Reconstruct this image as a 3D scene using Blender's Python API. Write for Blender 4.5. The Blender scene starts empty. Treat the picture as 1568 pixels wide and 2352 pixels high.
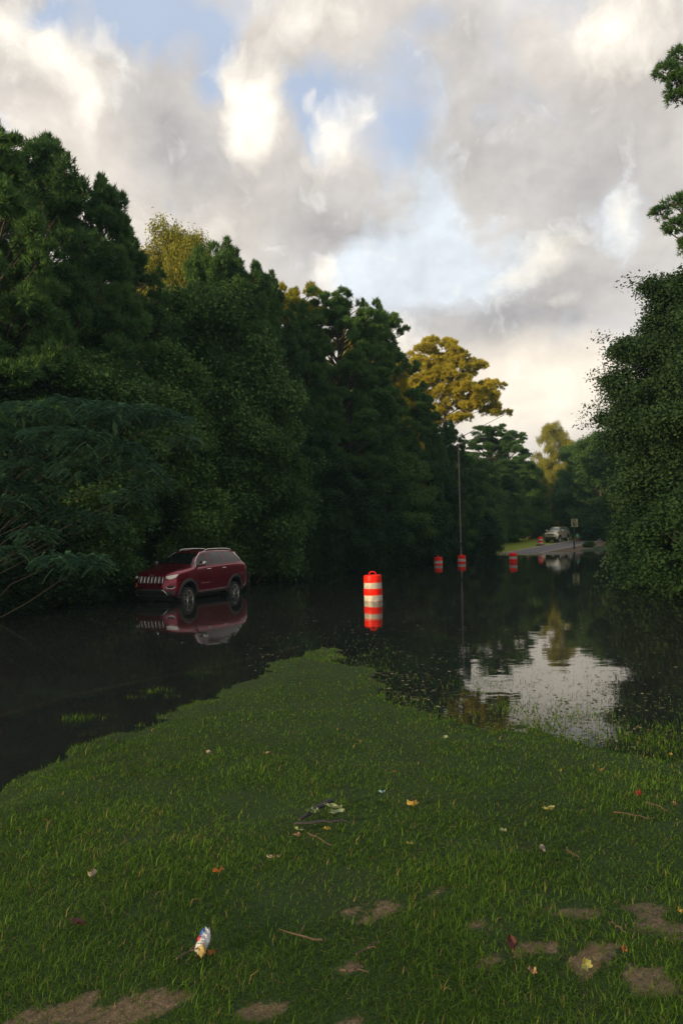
import bpy, bmesh, math, random
import numpy as np
from mathutils import Vector, Matrix
from mathutils.bvhtree import BVHTree

sc = bpy.context.scene
COL = sc.collection
PI = math.pi
R = math.radians

# ------------------------------------------------------------------ camera
EYE = 2.12                      # eye height above the flood water (z = 0)
FD = 1693.4                     # focal length in 1568x2352 picture units
PITCH, ROLL = 0.0326, 0.0192
_X = Vector((1, 0, 0)); _F = Vector((0, math.cos(PITCH), math.sin(PITCH))); _Z = Vector((0, -math.sin(PITCH), math.cos(PITCH)))
_R = _X * math.cos(ROLL) - _Z * math.sin(ROLL)
_U = _Z * math.cos(ROLL) + _X * math.sin(ROLL)
cam_d = bpy.data.cameras.new('camera'); cam = bpy.data.objects.new('camera', cam_d); COL.objects.link(cam)
cam_d.sensor_fit = 'VERTICAL'; cam_d.sensor_height = 36.0; cam_d.lens = 25.92
cam_d.clip_start = 0.05; cam_d.clip_end = 3000
cam.matrix_world = Matrix(((_R.x, _U.x, -_F.x, 0), (_R.y, _U.y, -_F.y, 0), (_R.z, _U.z, -_F.z, EYE), (0, 0, 0, 1)))
sc.camera = cam

def ray(px, py):
    d = _F * FD + _R * (px - 784) + _U * (1176 - py)
    return d.normalized()
def gp(px, py, z=0.0):          # where the sight line meets the level z
    d = ray(px, py); t = (z - EYE) / d.z
    return Vector((d.x * t, d.y * t, z))
def at(px, py, Y):              # where the sight line reaches distance Y
    d = ray(px, py); t = Y / d.y
    return Vector((d.x * t, Y, EYE + d.z * t))

# ------------------------------------------------------------------ light
SUN_EL, SUN_AZ = R(11.5), R(-130)       # azimuth measured from +Y towards +X
to_sun = Vector((math.sin(SUN_AZ) * math.cos(SUN_EL), math.cos(SUN_AZ) * math.cos(SUN_EL), math.sin(SUN_EL)))
sl = bpy.data.lights.new('sun', 'SUN'); sl.energy = 5.0; sl.angle = R(0.6); sl.color = (1.0, 0.72, 0.38)
so = bpy.data.objects.new('sun', sl); COL.objects.link(so)
so.rotation_euler = (-to_sun).to_track_quat('-Z', 'Y').to_euler()

w = bpy.data.worlds.new('World'); sc.world = w; w.use_nodes = True
nt = w.node_tree; N = nt.nodes; L = nt.links; N.clear()
def nd(t, **k):
    n = N.new(t)
    for a, b in k.items(): setattr(n, a, b)
    return n
def mth(op, a, b=None, c=None, clamp=False):
    n = N.new('ShaderNodeMath'); n.operation = op; n.use_clamp = clamp
    for i, v in enumerate((a, b, c)):
        if v is None: continue
        if isinstance(v, (int, float)): n.inputs[i].default_value = v
        else: L.new(v, n.inputs[i])
    return n.outputs[0]
def mixc(f, a, b):
    n = N.new('ShaderNodeMix'); n.data_type = 'RGBA'
    if isinstance(f, (int, float)): n.inputs['Factor'].default_value = f
    else: L.new(f, n.inputs['Factor'])
    for key, v in ((6, a), (7, b)):
        if isinstance(v, tuple): n.inputs[key].default_value = (*v, 1)
        else: L.new(v, n.inputs[key])
    return n.outputs[2]
tc = nd('ShaderNodeTexCoord')
sep = nd('ShaderNodeSeparateXYZ'); L.new(tc.outputs['Generated'], sep.inputs[0])
az = mth('ARCTAN2', sep.outputs[0], sep.outputs[1])
el = mth('ARCSINE', sep.outputs[2])
comb = nd('ShaderNodeCombineXYZ'); L.new(az, comb.inputs[0]); L.new(el, comb.inputs[1])
base_v = comb.outputs[0]
def noise(vec, scale, detail, rough=0.55, typ=None):
    n = nd('ShaderNodeTexNoise'); n.inputs['Scale'].default_value = scale; n.inputs['Detail'].default_value = detail
    n.inputs['Roughness'].default_value = rough; L.new(vec, n.inputs['Vector']); return n
def vmath(op, a, b):
    n = nd('ShaderNodeVectorMath', operation=op)
    for i, v in enumerate((a, b)):
        if isinstance(v, tuple): n.inputs[i].default_value = v
        else: L.new(v, n.inputs[i])
    return n
def warp(vec, scale, amt, detail):
    n = noise(vec, scale, detail, 0.6)
    s = vmath('SUBTRACT', n.outputs['Color'], (0.5, 0.5, 0.5))
    m = vmath('MULTIPLY', s.outputs[0], (amt, amt, 0))
    return vmath('ADD', vec, m.outputs[0]).outputs[0]
wv = warp(base_v, 7.0, 0.10, 3); wv = warp(wv, 20.0, 0.026, 7)
ws = warp(base_v, 5.0, 0.07, 3)
def azel(px, py):
    d = ray(px, py); return math.atan2(d.x, d.y), math.asin(d.z)
def blobs(lst, vec):
    acc = None
    for (px, py, rx, ry, amp) in lst:
        a, e = azel(px, py)
        s = vmath('SUBTRACT', vec, (a, e, 0)).outputs[0]
        m = vmath('MULTIPLY', s, (FD / rx, FD / ry, 0)).outputs[0]
        d = vmath('DOT_PRODUCT', m, m).outputs['Value']
        g = mth('EXPONENT', mth('MULTIPLY', d, -1.0))
        acc = mth('MULTIPLY', g, amp) if acc is None else mth('MULTIPLY_ADD', g, amp, acc)
    return acc
BLUE = [(330, 20, 190, 55, 1.0), (100, 25, 60, 40, .9), (490, 110, 45, 60, .8), (750, 255, 85, 60, .95), (930, 190, 90, 120, .72), (690, 215, 40, 40, .6),
        (930, 330, 80, 60, .65), (735, 330, 40, 36, .7), (1000, 20, 60, 40, .6), (490, 200, 26, 40, .6),
        (-300, 300, 250, 200, .7), (1500, -300, 300, 200, .7), (500, -400, 300, 160, .8)]
PALE = [(900, 600, 150, 60, .9), (950, 480, 90, 80, .7), (1020, 640, 130, 45, .8), (830, 640, 80, 60, .9), (1150, 600, 110, 60, .6), (1420, 520, 70, 80, .8), (900, 700, 80, 80, .5),
        (960, 290, 90, 110, .45), (1060, 560, 90, 70, .6), (1000, 450, 60, 60, .5)]
WHITE = [(90, 75, 44, 34, .95), (130, 150, 62, 46, 1.15), (198, 225, 36, 62, 1.0), (10, 40, 34, 50, .95), (560, 265, 46, 80, .95), (618, 215, 44, 56, .9), (590, 320, 60, 40, .75), (240, 80, 30, 24, .5),
         (770, 340, 46, 44, .85), (715, 245, 20, 22, .7), (1370, 60, 70, 80, .75), (1250, 585, 60, 35, .75), (1175, 625, 46, 24, .6), (1430, 500, 40, 60, .6), (750, 635, 32, 42, .9), (840, 290, 24, 24, .6), (745, 300, 30, 30, .5),
         (905, 775, 50, 44, .8), (1300, 668, 60, 16, .5), (540, 180, 40, 40, .7), (1500, 30, 120, 50, .5), (690, 60, 150, 50, .42), (420, 530, 200, 40, .3)]
DARK = [(370, 250, 130, 120, .6), (490, 370, 150, 110, .55), (330, 400, 200, 90, .2), (730, 150, 150, 60, .5), (1180, 330, 230, 170, .62), (1100, 90, 100, 90, .35), (850, 550, 130, 34, .6), (740, 470, 140, 90, .45),
        (700, 560, 120, 60, .4), (1130, 730, 230, 46, .8), (1000, 690, 90, 26, .5), (1350, 640, 170, 44, .55), (1400, 300, 150, 120, .35), (1380, 430, 150, 60, .35), (60, 230, 90, 80, .3), (1300, 740, 170, 36, .45), (640, 640, 90, 50, .25), (560, 90, 90, 40, .3)]
WARM = [(1250, 930, 420, 120, 1.5), (650, 100, 240, 110, .6), (330, 450, 380, 160, .8), (1350, 160, 260, 160, .6), (100, 300, 200, 160, .6), (1280, 830, 300, 80, .6)]
fb, fp, fw_, fd_, fy = (blobs(BLUE, wv), blobs(PALE, wv), blobs(WHITE, wv), blobs(DARK, ws), blobs(WARM, ws))
sky = nd('ShaderNodeTexSky', sky_type='NISHITA'); sky.sun_disc = False
sky.sun_elevation = SUN_EL; sky.sun_rotation = SUN_AZ; sky.air_density = 1.0; sky.dust_density = 1.0; sky.ozone_density = 1.2
# billows: the same noise read twice, a step towards the light apart, gives lit and shaded sides
def fbm(vec, s, r=.56): return noise(vec, s, 6, r).outputs['Fac']
bv = vmath('MULTIPLY', ws, (1.0, 1.35, 1)).outputs[0]
def relief(s, step): return mth('SUBTRACT', fbm(bv, s), fbm(vmath('ADD', bv, (step * -.7, step, 0)).outputs[0], s))
rel_big = relief(4.0, .06); rel_small = relief(12.0, .016)
n1 = fbm(wv, 6.0); n2 = fbm(wv, 15.0, .60)
K = 10.5                               # cloud radiance in the sky texture's own units (background strength scales both)
def c(r, g, b): return (r * K, g * K, b * K)
grey = mixc(mth('MULTIPLY_ADD', n1, 1.9, -0.45, clamp=True), c(.53, .50, .475), c(.70, .66, .615))
warm = mixc(mth('MULTIPLY', fy, 0.55, clamp=True), grey, c(.90, .80, .67))
shade2 = mixc(mth('MULTIPLY', fd_, mth('MULTIPLY_ADD', n2, 1.2, 0.25), clamp=True), warm, c(.375, .365, .375))
sm = lambda v, lo, hi: mth('SMOOTH_MIN', mth('MULTIPLY', mth('SUBTRACT', v, lo), 1 / (hi - lo), clamp=True), 1.0, .15)
pale = mixc(mth('MULTIPLY', sm(mth('ADD', fp, mth('MULTIPLY_ADD', n2, 1.9, -.93)), .22, .95), .9), shade2, c(.68, .74, .80))
bl = sm(mth('ADD', fb, mth('MULTIPLY_ADD', n1, 1.8, -.86)), .22, .95)
skyc = nd('ShaderNodeVectorMath', operation='SCALE'); L.new(sky.outputs[0], skyc.inputs[0]); skyc.inputs['Scale'].default_value = 1.0
skyblue = mixc(0.70, skyc.outputs[0], c(.42, .58, .86))
blue = mixc(mth('MULTIPLY', bl, .70), pale, skyblue)
wt = sm(mth('ADD', fw_, mth('MULTIPLY_ADD', n2, 2.1, -1.10)), .12, 1.12)
cloud = mixc(wt, blue, c(1.0, .93, .81))
br = mth('ADD', mth('ADD', mth('MULTIPLY', rel_big, .85), mth('MULTIPLY', rel_small, .40)), 1.0)
br = mth('MULTIPLY_ADD', mth('SUBTRACT', br, 1.0), mth('MULTIPLY_ADD', bl, -.9, 1.0), 1.0)
cl2 = nd('ShaderNodeVectorMath', operation='SCALE'); L.new(cloud, cl2.inputs[0]); L.new(br, cl2.inputs['Scale'])
lowmix = mth('MULTIPLY_ADD', el, 14.0, 0.7, clamp=True)
fin = mixc(lowmix, c(.20, .20, .18), cl2.outputs[0])
bg = nd('ShaderNodeBackground'); L.new(fin, bg.inputs[0]); bg.inputs[1].default_value = 0.115
ow = nd('ShaderNodeOutputWorld'); L.new(bg.outputs[0], ow.inputs[0])

w.cycles.sampling_method = 'MANUAL'; w.cycles.sample_map_resolution = 256
sc.view_settings.view_transform = 'Standard'; sc.view_settings.look = 'None'; sc.view_settings.exposure = 0.0; sc.view_settings.gamma = 1.0
sc.cycles.use_denoising = True
try: sc.cycles.denoiser = 'OPENIMAGEDENOISE'
except Exception: pass
sc.cycles.max_bounces = 6; sc.cycles.transparent_max_bounces = 10
sc.cycles.diffuse_bounces = 3; sc.cycles.glossy_bounces = 3

# ------------------------------------------------------------------ object helpers
def tag(o, label=None, cat=None, group=None, kind=None):
    if label: o['label'] = label
    if cat: o['category'] = cat
    if group: o['group'] = group
    if kind: o['kind'] = kind
    return o
def empty(name, loc, rz=0.0):
    o = bpy.data.objects.new(name, None); COL.objects.link(o); o.location = loc; o.rotation_euler = (0, 0, rz)
    o.empty_display_size = 0.2
    return o
def link(name, me, mat=None, parent=None, loc=None):
    o = bpy.data.objects.new(name, me); COL.objects.link(o)
    if mat is not None and not me.materials: me.materials.append(mat)
    if parent is not None: o.parent = parent
    if loc is not None: o.location = loc
    return o
def np_mesh(name, V, F, tint=None, smooth=False):
    """V (n,3); F: list of int arrays with 3 or 4 columns"""
    me = bpy.data.meshes.new(name); V = np.asarray(V, dtype=np.float32)
    F = [np.asarray(f, dtype=np.int32) for f in F if len(f)]
    me.vertices.add(len(V)); me.vertices.foreach_set('co', V.ravel())
    nl = sum(f.size for f in F); npol = sum(len(f) for f in F)
    me.loops.add(nl); me.polygons.add(npol)
    me.loops.foreach_set('vertex_index', np.concatenate([f.ravel() for f in F]))
    st = []; o = 0
    for f in F:
        k = f.shape[1]; st.append(o + np.arange(len(f)) * k); o += f.size
    me.polygons.foreach_set('loop_start', np.concatenate(st).astype(np.int32))
    if smooth: me.polygons.foreach_set('use_smooth', np.ones(npol, dtype=bool))
    if tint is not None:
        a = me.attributes.new('tint', 'FLOAT', 'POINT'); a.data.foreach_set('value', np.asarray(tint, dtype=np.float32))
    me.update(calc_edges=True)
    return me

class MB:
    """collects shapes into one mesh"""
    def __init__(s): s.v = []; s.f = []
    def add(s, v, f):
        o = len(s.v); s.v += [tuple(p) for p in v]; s.f += [tuple(i + o for i in q) for q in f]; return s
    def box(s, c, size, rot=None):
        hx, hy, hz = (k / 2 for k in size); M = rot or Matrix.Identity(3)
        vs = [M @ Vector((x * hx, y * hy, z * hz)) + Vector(c) for x in (-1, 1) for y in (-1, 1) for z in (-1, 1)]
        return s.add(vs, [(0, 1, 3, 2), (4, 6, 7, 5), (0, 4, 5, 1), (2, 3, 7, 6), (0, 2, 6, 4), (1, 5, 7, 3)])
    def tube(s, pts, r, n=8, closed=False):
        pts = [Vector(p) for p in pts]; m = len(pts)
        rr = r if isinstance(r, (list, tuple)) else [r] * m
        vs = []; prev = None
        for i, p in enumerate(pts):
            if closed: t = pts[(i + 1) % m] - pts[i - 1]
            else: t = pts[min(i + 1, m - 1)] - pts[max(i - 1, 0)]
            t.normalize()
            a = prev if prev is not None else (Vector((0, 0, 1)) if abs(t.z) < .9 else Vector((1, 0, 0)))
            u = (a - t * a.dot(t)).normalized(); prev = u; v = t.cross(u)
            for k in range(n):
                an = 2 * PI * k / n; vs.append(p + (u * math.cos(an) + v * math.sin(an)) * rr[i])
        fs = [(i * n + k, i * n + (k + 1) % n, ((i + 1) % m) * n + (k + 1) % n, ((i + 1) % m) * n + k) for i in range(m if closed else m - 1) for k in range(n)]
        if not closed: fs += [tuple(range(n))[::-1], tuple((m - 1) * n + k for k in range(n))]
        return s.add(vs, fs)
    def lathe(s, prof, n=24, M=None, cap=True):
        vs = []; m = len(prof)
        for (r, z) in prof:
            for k in range(n):
                a = 2 * PI * k / n; p = Vector((r * math.cos(a), r * math.sin(a), z)); vs.append(M @ p if M else p)
        fs = [(i * n + k, i * n + (k + 1) % n, (i + 1) * n + (k + 1) % n, (i + 1) * n + k) for i in range(m - 1) for k in range(n)]
        if cap and prof[0][0] > 1e-4: fs.append(tuple(range(n))[::-1])
        if cap and prof[-1][0] > 1e-4: fs.append(tuple((m - 1) * n + k for k in range(n)))
        return s.add(vs, fs)
    def mesh(s, name, smooth=True, ang=40):
        me = bpy.data.meshes.new(name); me.from_pydata(s.v, [], s.f); me.update()
        if smooth:
            me.polygons.foreach_set('use_smooth', [True] * len(me.polygons))
            try: me.set_sharp_from_angle(angle=R(ang))
            except Exception: pass
        return me
    def build(s, name, mat, parent=None, loc=None, smooth=True, ang=40):
        return link(name, s.mesh(name, smooth, ang), mat, parent, loc)

# ------------------------------------------------------------------ materials
MATS = {}
def mat(name):
    m = bpy.data.materials.new(name); m.use_nodes = True; t = m.node_tree
    return m, t, t.nodes, t.links, t.nodes['Principled BSDF']
def simple(name, col, rough=.5, metal=0., var=.12, scale=20., coat=0., bump=0., spec=.5, coords='Object'):
    m, t, n, l, p = mat(name)
    tcn = n.new('ShaderNodeTexCoord'); no = n.new('ShaderNodeTexNoise'); no.inputs['Scale'].default_value = scale; no.inputs['Detail'].default_value = 5
    l.new(tcn.outputs[coords], no.inputs['Vector'])
    r = n.new('ShaderNodeValToRGB'); r.color_ramp.elements[0].position = .3; r.color_ramp.elements[1].position = .7
    r.color_ramp.elements[0].color = (*[x * (1 - var) for x in col], 1); r.color_ramp.elements[1].color = (*[min(1, x * (1 + var)) for x in col], 1)
    l.new(no.outputs['Fac'], r.inputs[0]); l.new(r.outputs[0], p.inputs['Base Color'])
    p.inputs['Roughness'].default_value = rough; p.inputs['Metallic'].default_value = metal
    p.inputs['Specular IOR Level'].default_value = spec
    if coat: p.inputs['Coat Weight'].default_value = coat; p.inputs['Coat Roughness'].default_value = .03
    if bump:
        b = n.new('ShaderNodeBump'); b.inputs['Strength'].default_value = bump; b.inputs['Distance'].default_value = .01
        l.new(no.outputs['Fac'], b.inputs['Height']); l.new(b.outputs[0], p.inputs['Normal'])
    MATS[name] = m; return m
def foliage(name, dark, light, yellow=None, ymix=0.0, rough=.65, trans=.25, nscale=.35, spec=.12):
    """leaf colour varies per leaf (tint), per clump (noise) and per plant"""
    m, t, n, l, p = mat(name)
    at_ = n.new('ShaderNodeAttribute'); at_.attribute_name = 'tint'
    oi = n.new('ShaderNodeObjectInfo'); tcn = n.new('ShaderNodeTexCoord')
    no = n.new('ShaderNodeTexNoise'); no.inputs['Scale'].default_value = nscale; no.inputs['Detail'].default_value = 4; l.new(tcn.outputs['Object'], no.inputs['Vector'])
    def M_(op, a, b, cl=False):
        q = n.new('ShaderNodeMath'); q.operation = op; q.use_clamp = cl
        for i, v in enumerate((a, b)):
            if isinstance(v, (int, float)): q.inputs[i].default_value = v
            else: l.new(v, q.inputs[i])
        return q.outputs[0]
    f = M_('ADD', M_('MULTIPLY', at_.outputs['Fac'], .55), M_('MULTIPLY', no.outputs['Fac'], .45))
    f = M_('ADD', f, M_('MULTIPLY', M_('SUBTRACT', oi.outputs['Random'], .5), .35), True)
    mx = n.new('ShaderNodeMix'); mx.data_type = 'RGBA'; l.new(f, mx.inputs['Factor'])
    mx.inputs[6].default_value = (*dark, 1); mx.inputs[7].default_value = (*light, 1); out = mx.outputs[2]
    if yellow:
        g = M_('GREATER_THAN', at_.outputs['Fac'], 1 - ymix)
        m2 = n.new('ShaderNodeMix'); m2.data_type = 'RGBA'; l.new(g, m2.inputs['Factor']); l.new(out, m2.inputs[6]); m2.inputs[7].default_value = (*yellow, 1); out = m2.outputs[2]
    l.new(out, p.inputs['Base Color']); p.inputs['Roughness'].default_value = rough; p.inputs['Specular IOR Level'].default_value = spec
    tr = n.new('ShaderNodeBsdfTranslucent'); l.new(out, tr.inputs[0]); ms = n.new('ShaderNodeMixShader'); ms.inputs[0].default_value = trans
    l.new(p.outputs[0], ms.inputs[1]); l.new(tr.outputs[0], ms.inputs[2]); l.new(ms.outputs[0], n['Material Output'].inputs[0])
    MATS[name] = m; return m

bark = simple('bark', (.075, .06, .048), .9, var=.45, scale=9, bump=.6)
bark_pale = simple('pale_bark', (.16, .14, .11), .85, var=.3, scale=12, bump=.4)
needle = foliage('pine_needles', (.018, .060, .030), (.115, .225, .048), nscale=.45)
needle_g = foliage('sun_painted_needles', (.13, .17, .02), (.62, .52, .05), trans=.4, nscale=.4)  # pine needles with the gold of the low sun put into their colour
leafm = foliage('oak_leaves', (.028, .078, .032), (.125, .225, .042), (.34, .27, .03), .012, nscale=.5)
leaf_y = foliage('yellow_sun_leaves', (.11, .15, .03), (.38, .36, .05), (.40, .28, .03), .10)  # yellow foliage, with sunlit gold also put into the colour
leaf_d = foliage('shade_painted_leaves', (.008, .027, .016), (.038, .082, .024), nscale=.7, spec=.1)  # darker leaf copy: shade at the foot of the trees put into the colour
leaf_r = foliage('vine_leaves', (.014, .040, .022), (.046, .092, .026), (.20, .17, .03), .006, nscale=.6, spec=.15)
frondm = foliage('mimosa_fronds', (.020, .062, .044), (.062, .150, .082), nscale=.8)
grassm = foliage('grass_blades', (.005, .028, .008), (.135, .265, .022), (.20, .17, .06), .03, rough=.6, trans=.3, nscale=1.2, spec=.10)

# ------------------------------------------------------------------ terrain
LEFT_SHORE = [(-2200, 3300), (-900, 2330), (-300, 1975), (0, 1816), (120, 1757), (250, 1688), (400, 1634), (560, 1563), (640, 1522), (700, 1500), (745, 1486)]
RIGHT_SHORE = [(745, 1486), (800, 1525), (860, 1575), (905, 1618), (1000, 1648), (1150, 1668), (1250, 1692), (1420, 1716), (1568, 1730), (1900, 1790), (3200, 2300)]
LS = np.array([gp(*p)[:2] for p in LEFT_SHORE]); RS = np.array([gp(*p)[:2] for p in RIGHT_SHORE])
POLY = np.vstack([LS, RS[1:], [[12, -12], [-12, -12]]])
def pdist(x, y, P):
    d = np.full(x.shape, 1e9)
    for i in range(len(P) - 1):
        ax, ay = P[i]; bx, by = P[i + 1]; dx, dy = bx - ax, by - ay; L2 = dx * dx + dy * dy + 1e-12
        t = np.clip(((x - ax) * dx + (y - ay) * dy) / L2, 0, 1)
        d = np.minimum(d, np.hypot(x - ax - t * dx, y - ay - t * dy))
    return d
def inside(x, y, P):
    c_ = np.zeros(x.shape, bool); n = len(P); j = n - 1
    for i in range(n):
        xi, yi = P[i]; xj, yj = P[j]
        if abs(yi - yj) > 1e-12:
            c_ ^= ((yi > y) != (yj > y)) & (x < (xj - xi) * (y - yi) / (yj - yi) + xi)
        j = i
    return c_
def sstep(a, b, v): t = np.clip((v - a) / (b - a), 0, 1); return t * t * (3 - 2 * t)
def vnoise(x, y, s, seed=0):
    rng = np.random.RandomState(seed); P = rng.rand(64, 64)
    u = x / s; v = y / s; iu = np.floor(u).astype(int); iv = np.floor(v).astype(int); fu = u - iu; fv = v - iv
    fu = fu * fu * (3 - 2 * fu); fv = fv * fv * (3 - 2 * fv)
    g = lambda a, b: P[a % 64, b % 64]
    return (g(iu, iv) * (1 - fu) + g(iu + 1, iv) * fu) * (1 - fv) + (g(iu, iv + 1) * (1 - fu) + g(iu + 1, iv + 1) * fu) * fv
ROAD_A = np.array([22.7, 80.0]); ROAD_E = np.array([.530, .848]); ROAD_N = np.array([-.848, .530])
TREE_L = np.array([[-60, -30], [-19, 6], [-11.2, 22], [-10.6, 23], [-6.3, 32], [7.3, 57], [14.0, 71], [15, 77]], float)   # foot of the wood on the left
TREE_R = np.array([[60, -30], [19, 8], [13.2, 20], [13.0, 30], [15.5, 40], [24, 58], [31, 76], [36, 88]], float)
def xline(y, P): return np.interp(y, P[:, 1], P[:, 0])
def jit(x, y):
    a = .42 * sstep(1.5, 8, y) * (1 + .8 * sstep(-1.5, 2, x))
    return x + a * (vnoise(x, y, .55, 31) - .5) + .7 * a * (vnoise(x, y, .17, 33) - .5), y + 1.5 * a * (vnoise(x, y, .5, 32) - .5) + .6 * a * (vnoise(x, y, .19, 34) - .5)
def H(x, y, rough=True):
    x = np.asarray(x, float); y = np.asarray(y, float); x_, y_ = x, y; x, y = jit(x, y)
    dl = pdist(x, y, LS); dr = pdist(x, y, RS); ins = inside(x, y, POLY)
    d = np.minimum(dl, dr)
    up = .40 * (1 - np.exp(-dl / 1.6)) * (1 - np.exp(-dr / 4.2)) + .004 * np.minimum(d, 3) + .002
    dep = .30 + .15 * sstep(31, 48, y)
    down = -np.where(dl < dr, np.minimum(.11 + .0 * d, .30 * dl) + np.clip(dl - 1.6, 0, 1) * .10, .022 * dr)
    h = np.where(ins, up, np.maximum(down, -dep))
    rid = pdist(x, y, np.array([gp(745, 1486)[:2], gp(800, 1440)[:2], gp(858, 1385)[:2]]))      # the drowned end of the grass island
    h = np.where(ins, h, np.maximum(h, -.03 - .05 * rid - .006 * np.maximum(y - 14, 0))); x, y = x_, y_
    h = np.where(~ins & (h < -dep), -dep, h)
    bank = np.maximum(xline(y, TREE_L) - x, x - xline(y, TREE_R))
    h = np.maximum(h, np.where(y < 90, -dep + np.clip(bank, 0, 4) * .18, -9))
    s = (x - ROAD_A[0]) * ROAD_E[0] + (y - ROAD_A[1]) * ROAD_E[1]; u = (x - ROAD_A[0]) * ROAD_N[0] + (y - ROAD_A[1]) * ROAD_N[1]
    far = .032 * s + .05 * np.clip(u, -3, 8); far = np.minimum(far, 1.9)
    far = np.where(u > 0, far, far + .10 * sstep(0, .4, -u) - 0.0)
    h = np.where((y > 55) & (s > -25), np.maximum(h, far), h)
    h = np.where(y > 118, np.maximum(h, .6), h)
    h = np.where((y < -6) | (np.abs(x) > 62), np.maximum(h, .35), h)
    if rough: h = h + np.where(h > -.02, (vnoise(x, y, .9, 1) - .5) * .05 + (vnoise(x, y, .3, 2) - .5) * .02, 0) * sstep(-.02, .08, h)
    return h
def h1(x, y): return float(H(np.array([x]), np.array([y]))[0])

SAND_PX = [((215, 2325), .12), ((375, 2308), .10), ((300, 2300), .07), ((245, 2345), .09), ((880, 2080), .075), ((820, 2110), .06), ((1305, 2090), .08), ((1290, 2180), .08), ((1350, 2200), .09),
           ((1490, 2090), .09), ((1545, 2125), .09), ((1130, 2200), .05), ((600, 2325), .07), ((780, 2345), .07), ((60, 2345), .08), ((1480, 2240), .09), ((820, 2230), .05), ((1120, 2130), .05), ((1010, 2050), .05)]
SAND = []
for (px_, py_), r_ in SAND_PX:
    z_ = .3
    for _ in range(6): g_ = gp(px_, py_, z_); z_ = h1(g_.x, g_.y)
    SAND.append(((g_.x, g_.y), r_))
def sand_mask(x, y):
    m = np.zeros(np.shape(x))
    for (cx, cy), r in SAND:
        m = np.maximum(m, 1 - sstep(.5, 1.15, np.hypot((x - cx) / 1.5, y - cy) / r + (vnoise(x, y, .035, 5) - .5) * 1.3 + (vnoise(x, y, .10, 6) - .5) * 1.2))
    return m
def axis(segs):
    out = [segs[0][0]]
    for a, b, st in segs:
        n = max(1, int(round((b - a) / st))); out += list(np.linspace(a, b, n + 1)[1:])
    return np.array(out)
gx = axis([(-700, -100, 60), (-100, -30, 5), (-30, -7, 1), (-7, 7, .10), (7, 40, .8), (40, 100, 5), (100, 700, 60)])
gy = axis([(-700, -40, 60), (-40, 0, 3), (0, 1.5, .3), (1.5, 16, .10), (16, 70, 1.2), (70, 130, 1.0), (130, 200, 7), (200, 900, 70)])
X, Y = np.meshgrid(gx, gy); Z = H(X, Y)
nx, ny = len(gx), len(gy); idx = np.arange(nx * ny).reshape(ny, nx)
quads = np.stack([idx[:-1, :-1], idx[:-1, 1:], idx[1:, 1:], idx[1:, :-1]], -1).reshape(-1, 4)
kindv = np.zeros(X.shape)                                     # 0 soil under grass, 1 sand, -1 drowned asphalt, 2 far grass verge
kindv = sand_mask(X, Y)
ins_g = inside(X, Y, POLY)
kindv = np.where(~ins_g & (Z < -.06) & (Y < 76), -1, kindv)
uu = (X - ROAD_A[0]) * ROAD_N[0] + (Y - ROAD_A[1]) * ROAD_N[1]
kindv = np.where((Y > 66) & (uu > 1) & (uu < 14) & (Z > -.1), 2, kindv)
kindv = np.where((Y > 66) & (uu > -2.5) & (uu < .3) & (Z > -.1), 1, kindv)
gme = np_mesh('ground', np.stack([X, Y, Z], -1).reshape(-1, 3), [quads], tint=kindv.ravel(), smooth=True)
m, t, n, l, p = mat('ground')
A_ = n.new('ShaderNodeAttribute'); A_.attribute_name = 'tint'; tcn = n.new('ShaderNodeTexCoord')
def gnoise(s, dlt=6, r=.6):
    q = n.new('ShaderNodeTexNoise'); q.inputs['Scale'].default_value = s; q.inputs['Detail'].default_value = dlt; q.inputs['Roughness'].default_value = r; l.new(tcn.outputs['Object'], q.inputs['Vector']); return q.outputs['Fac']
def gmix(f, a, b):
    q = n.new('ShaderNodeMix'); q.data_type = 'RGBA'
    l.new(f, q.inputs['Factor'])
    for k, v in ((6, a), (7, b)):
        if isinstance(v, tuple): q.inputs[k].default_value = (*v, 1)
        else: l.new(v, q.inputs[k])
    return q.outputs[2]
def gmap(v, a, b):
    q = n.new('ShaderNodeMapRange'); q.inputs[1].default_value = a; q.inputs[2].default_value = b; l.new(v, q.inputs[0]); return q.outputs[0]
g1 = gnoise(3.5); g2 = gnoise(40); g3 = gnoise(180, 3)
soil = gmix(gmap(g2, .3, .7), (.012, .024, .009), (.026, .046, .013))
soil = gmix(gmap(g1, .35, .7), soil, (.020, .045, .010))
sand = gmix(gmap(g2, .3, .7), (.09, .066, .044), (.24, .18, .12)); sand = gmix(gmap(g3, .35, .7), sand, (.05, .042, .028))
g4 = gnoise(22, 8, .75)
def gadd(a, b, k):
    q = n.new('ShaderNodeMath'); q.operation = 'MULTIPLY_ADD'; l.new(b, q.inputs[0]); q.inputs[1].default_value = k; l.new(a, q.inputs[2]); return q.outputs[0]
col = gmix(gmap(gadd(A_.outputs['Fac'], g4, 1.6), 1.20, 1.42), soil, sand)
verge = gmix(gmap(g1, .3, .7), (.14, .19, .02), (.26, .30, .04)); col = gmix(gmap(A_.outputs['Fac'], 1.4, 1.8), col, verge)  # verge green brightened to carry the stronger light out there
asph = gmix(gmap(g2, .3, .7), (.075, .048, .030), (.13, .085, .052)); col = gmix(gmap(A_.outputs['Fac'], 0, -.8), col, asph)
l.new(col, p.inputs['Base Color']); p.inputs['Roughness'].default_value = .9; p.inputs['Specular IOR Level'].default_value = .2
b_ = n.new('ShaderNodeBump'); b_.inputs['Strength'].default_value = .7; b_.inputs['Distance'].default_value = .02; l.new(g2, b_.inputs['Height']); l.new(b_.outputs[0], p.inputs['Normal'])
tag(link('ground', gme, m), kind='structure')

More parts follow.
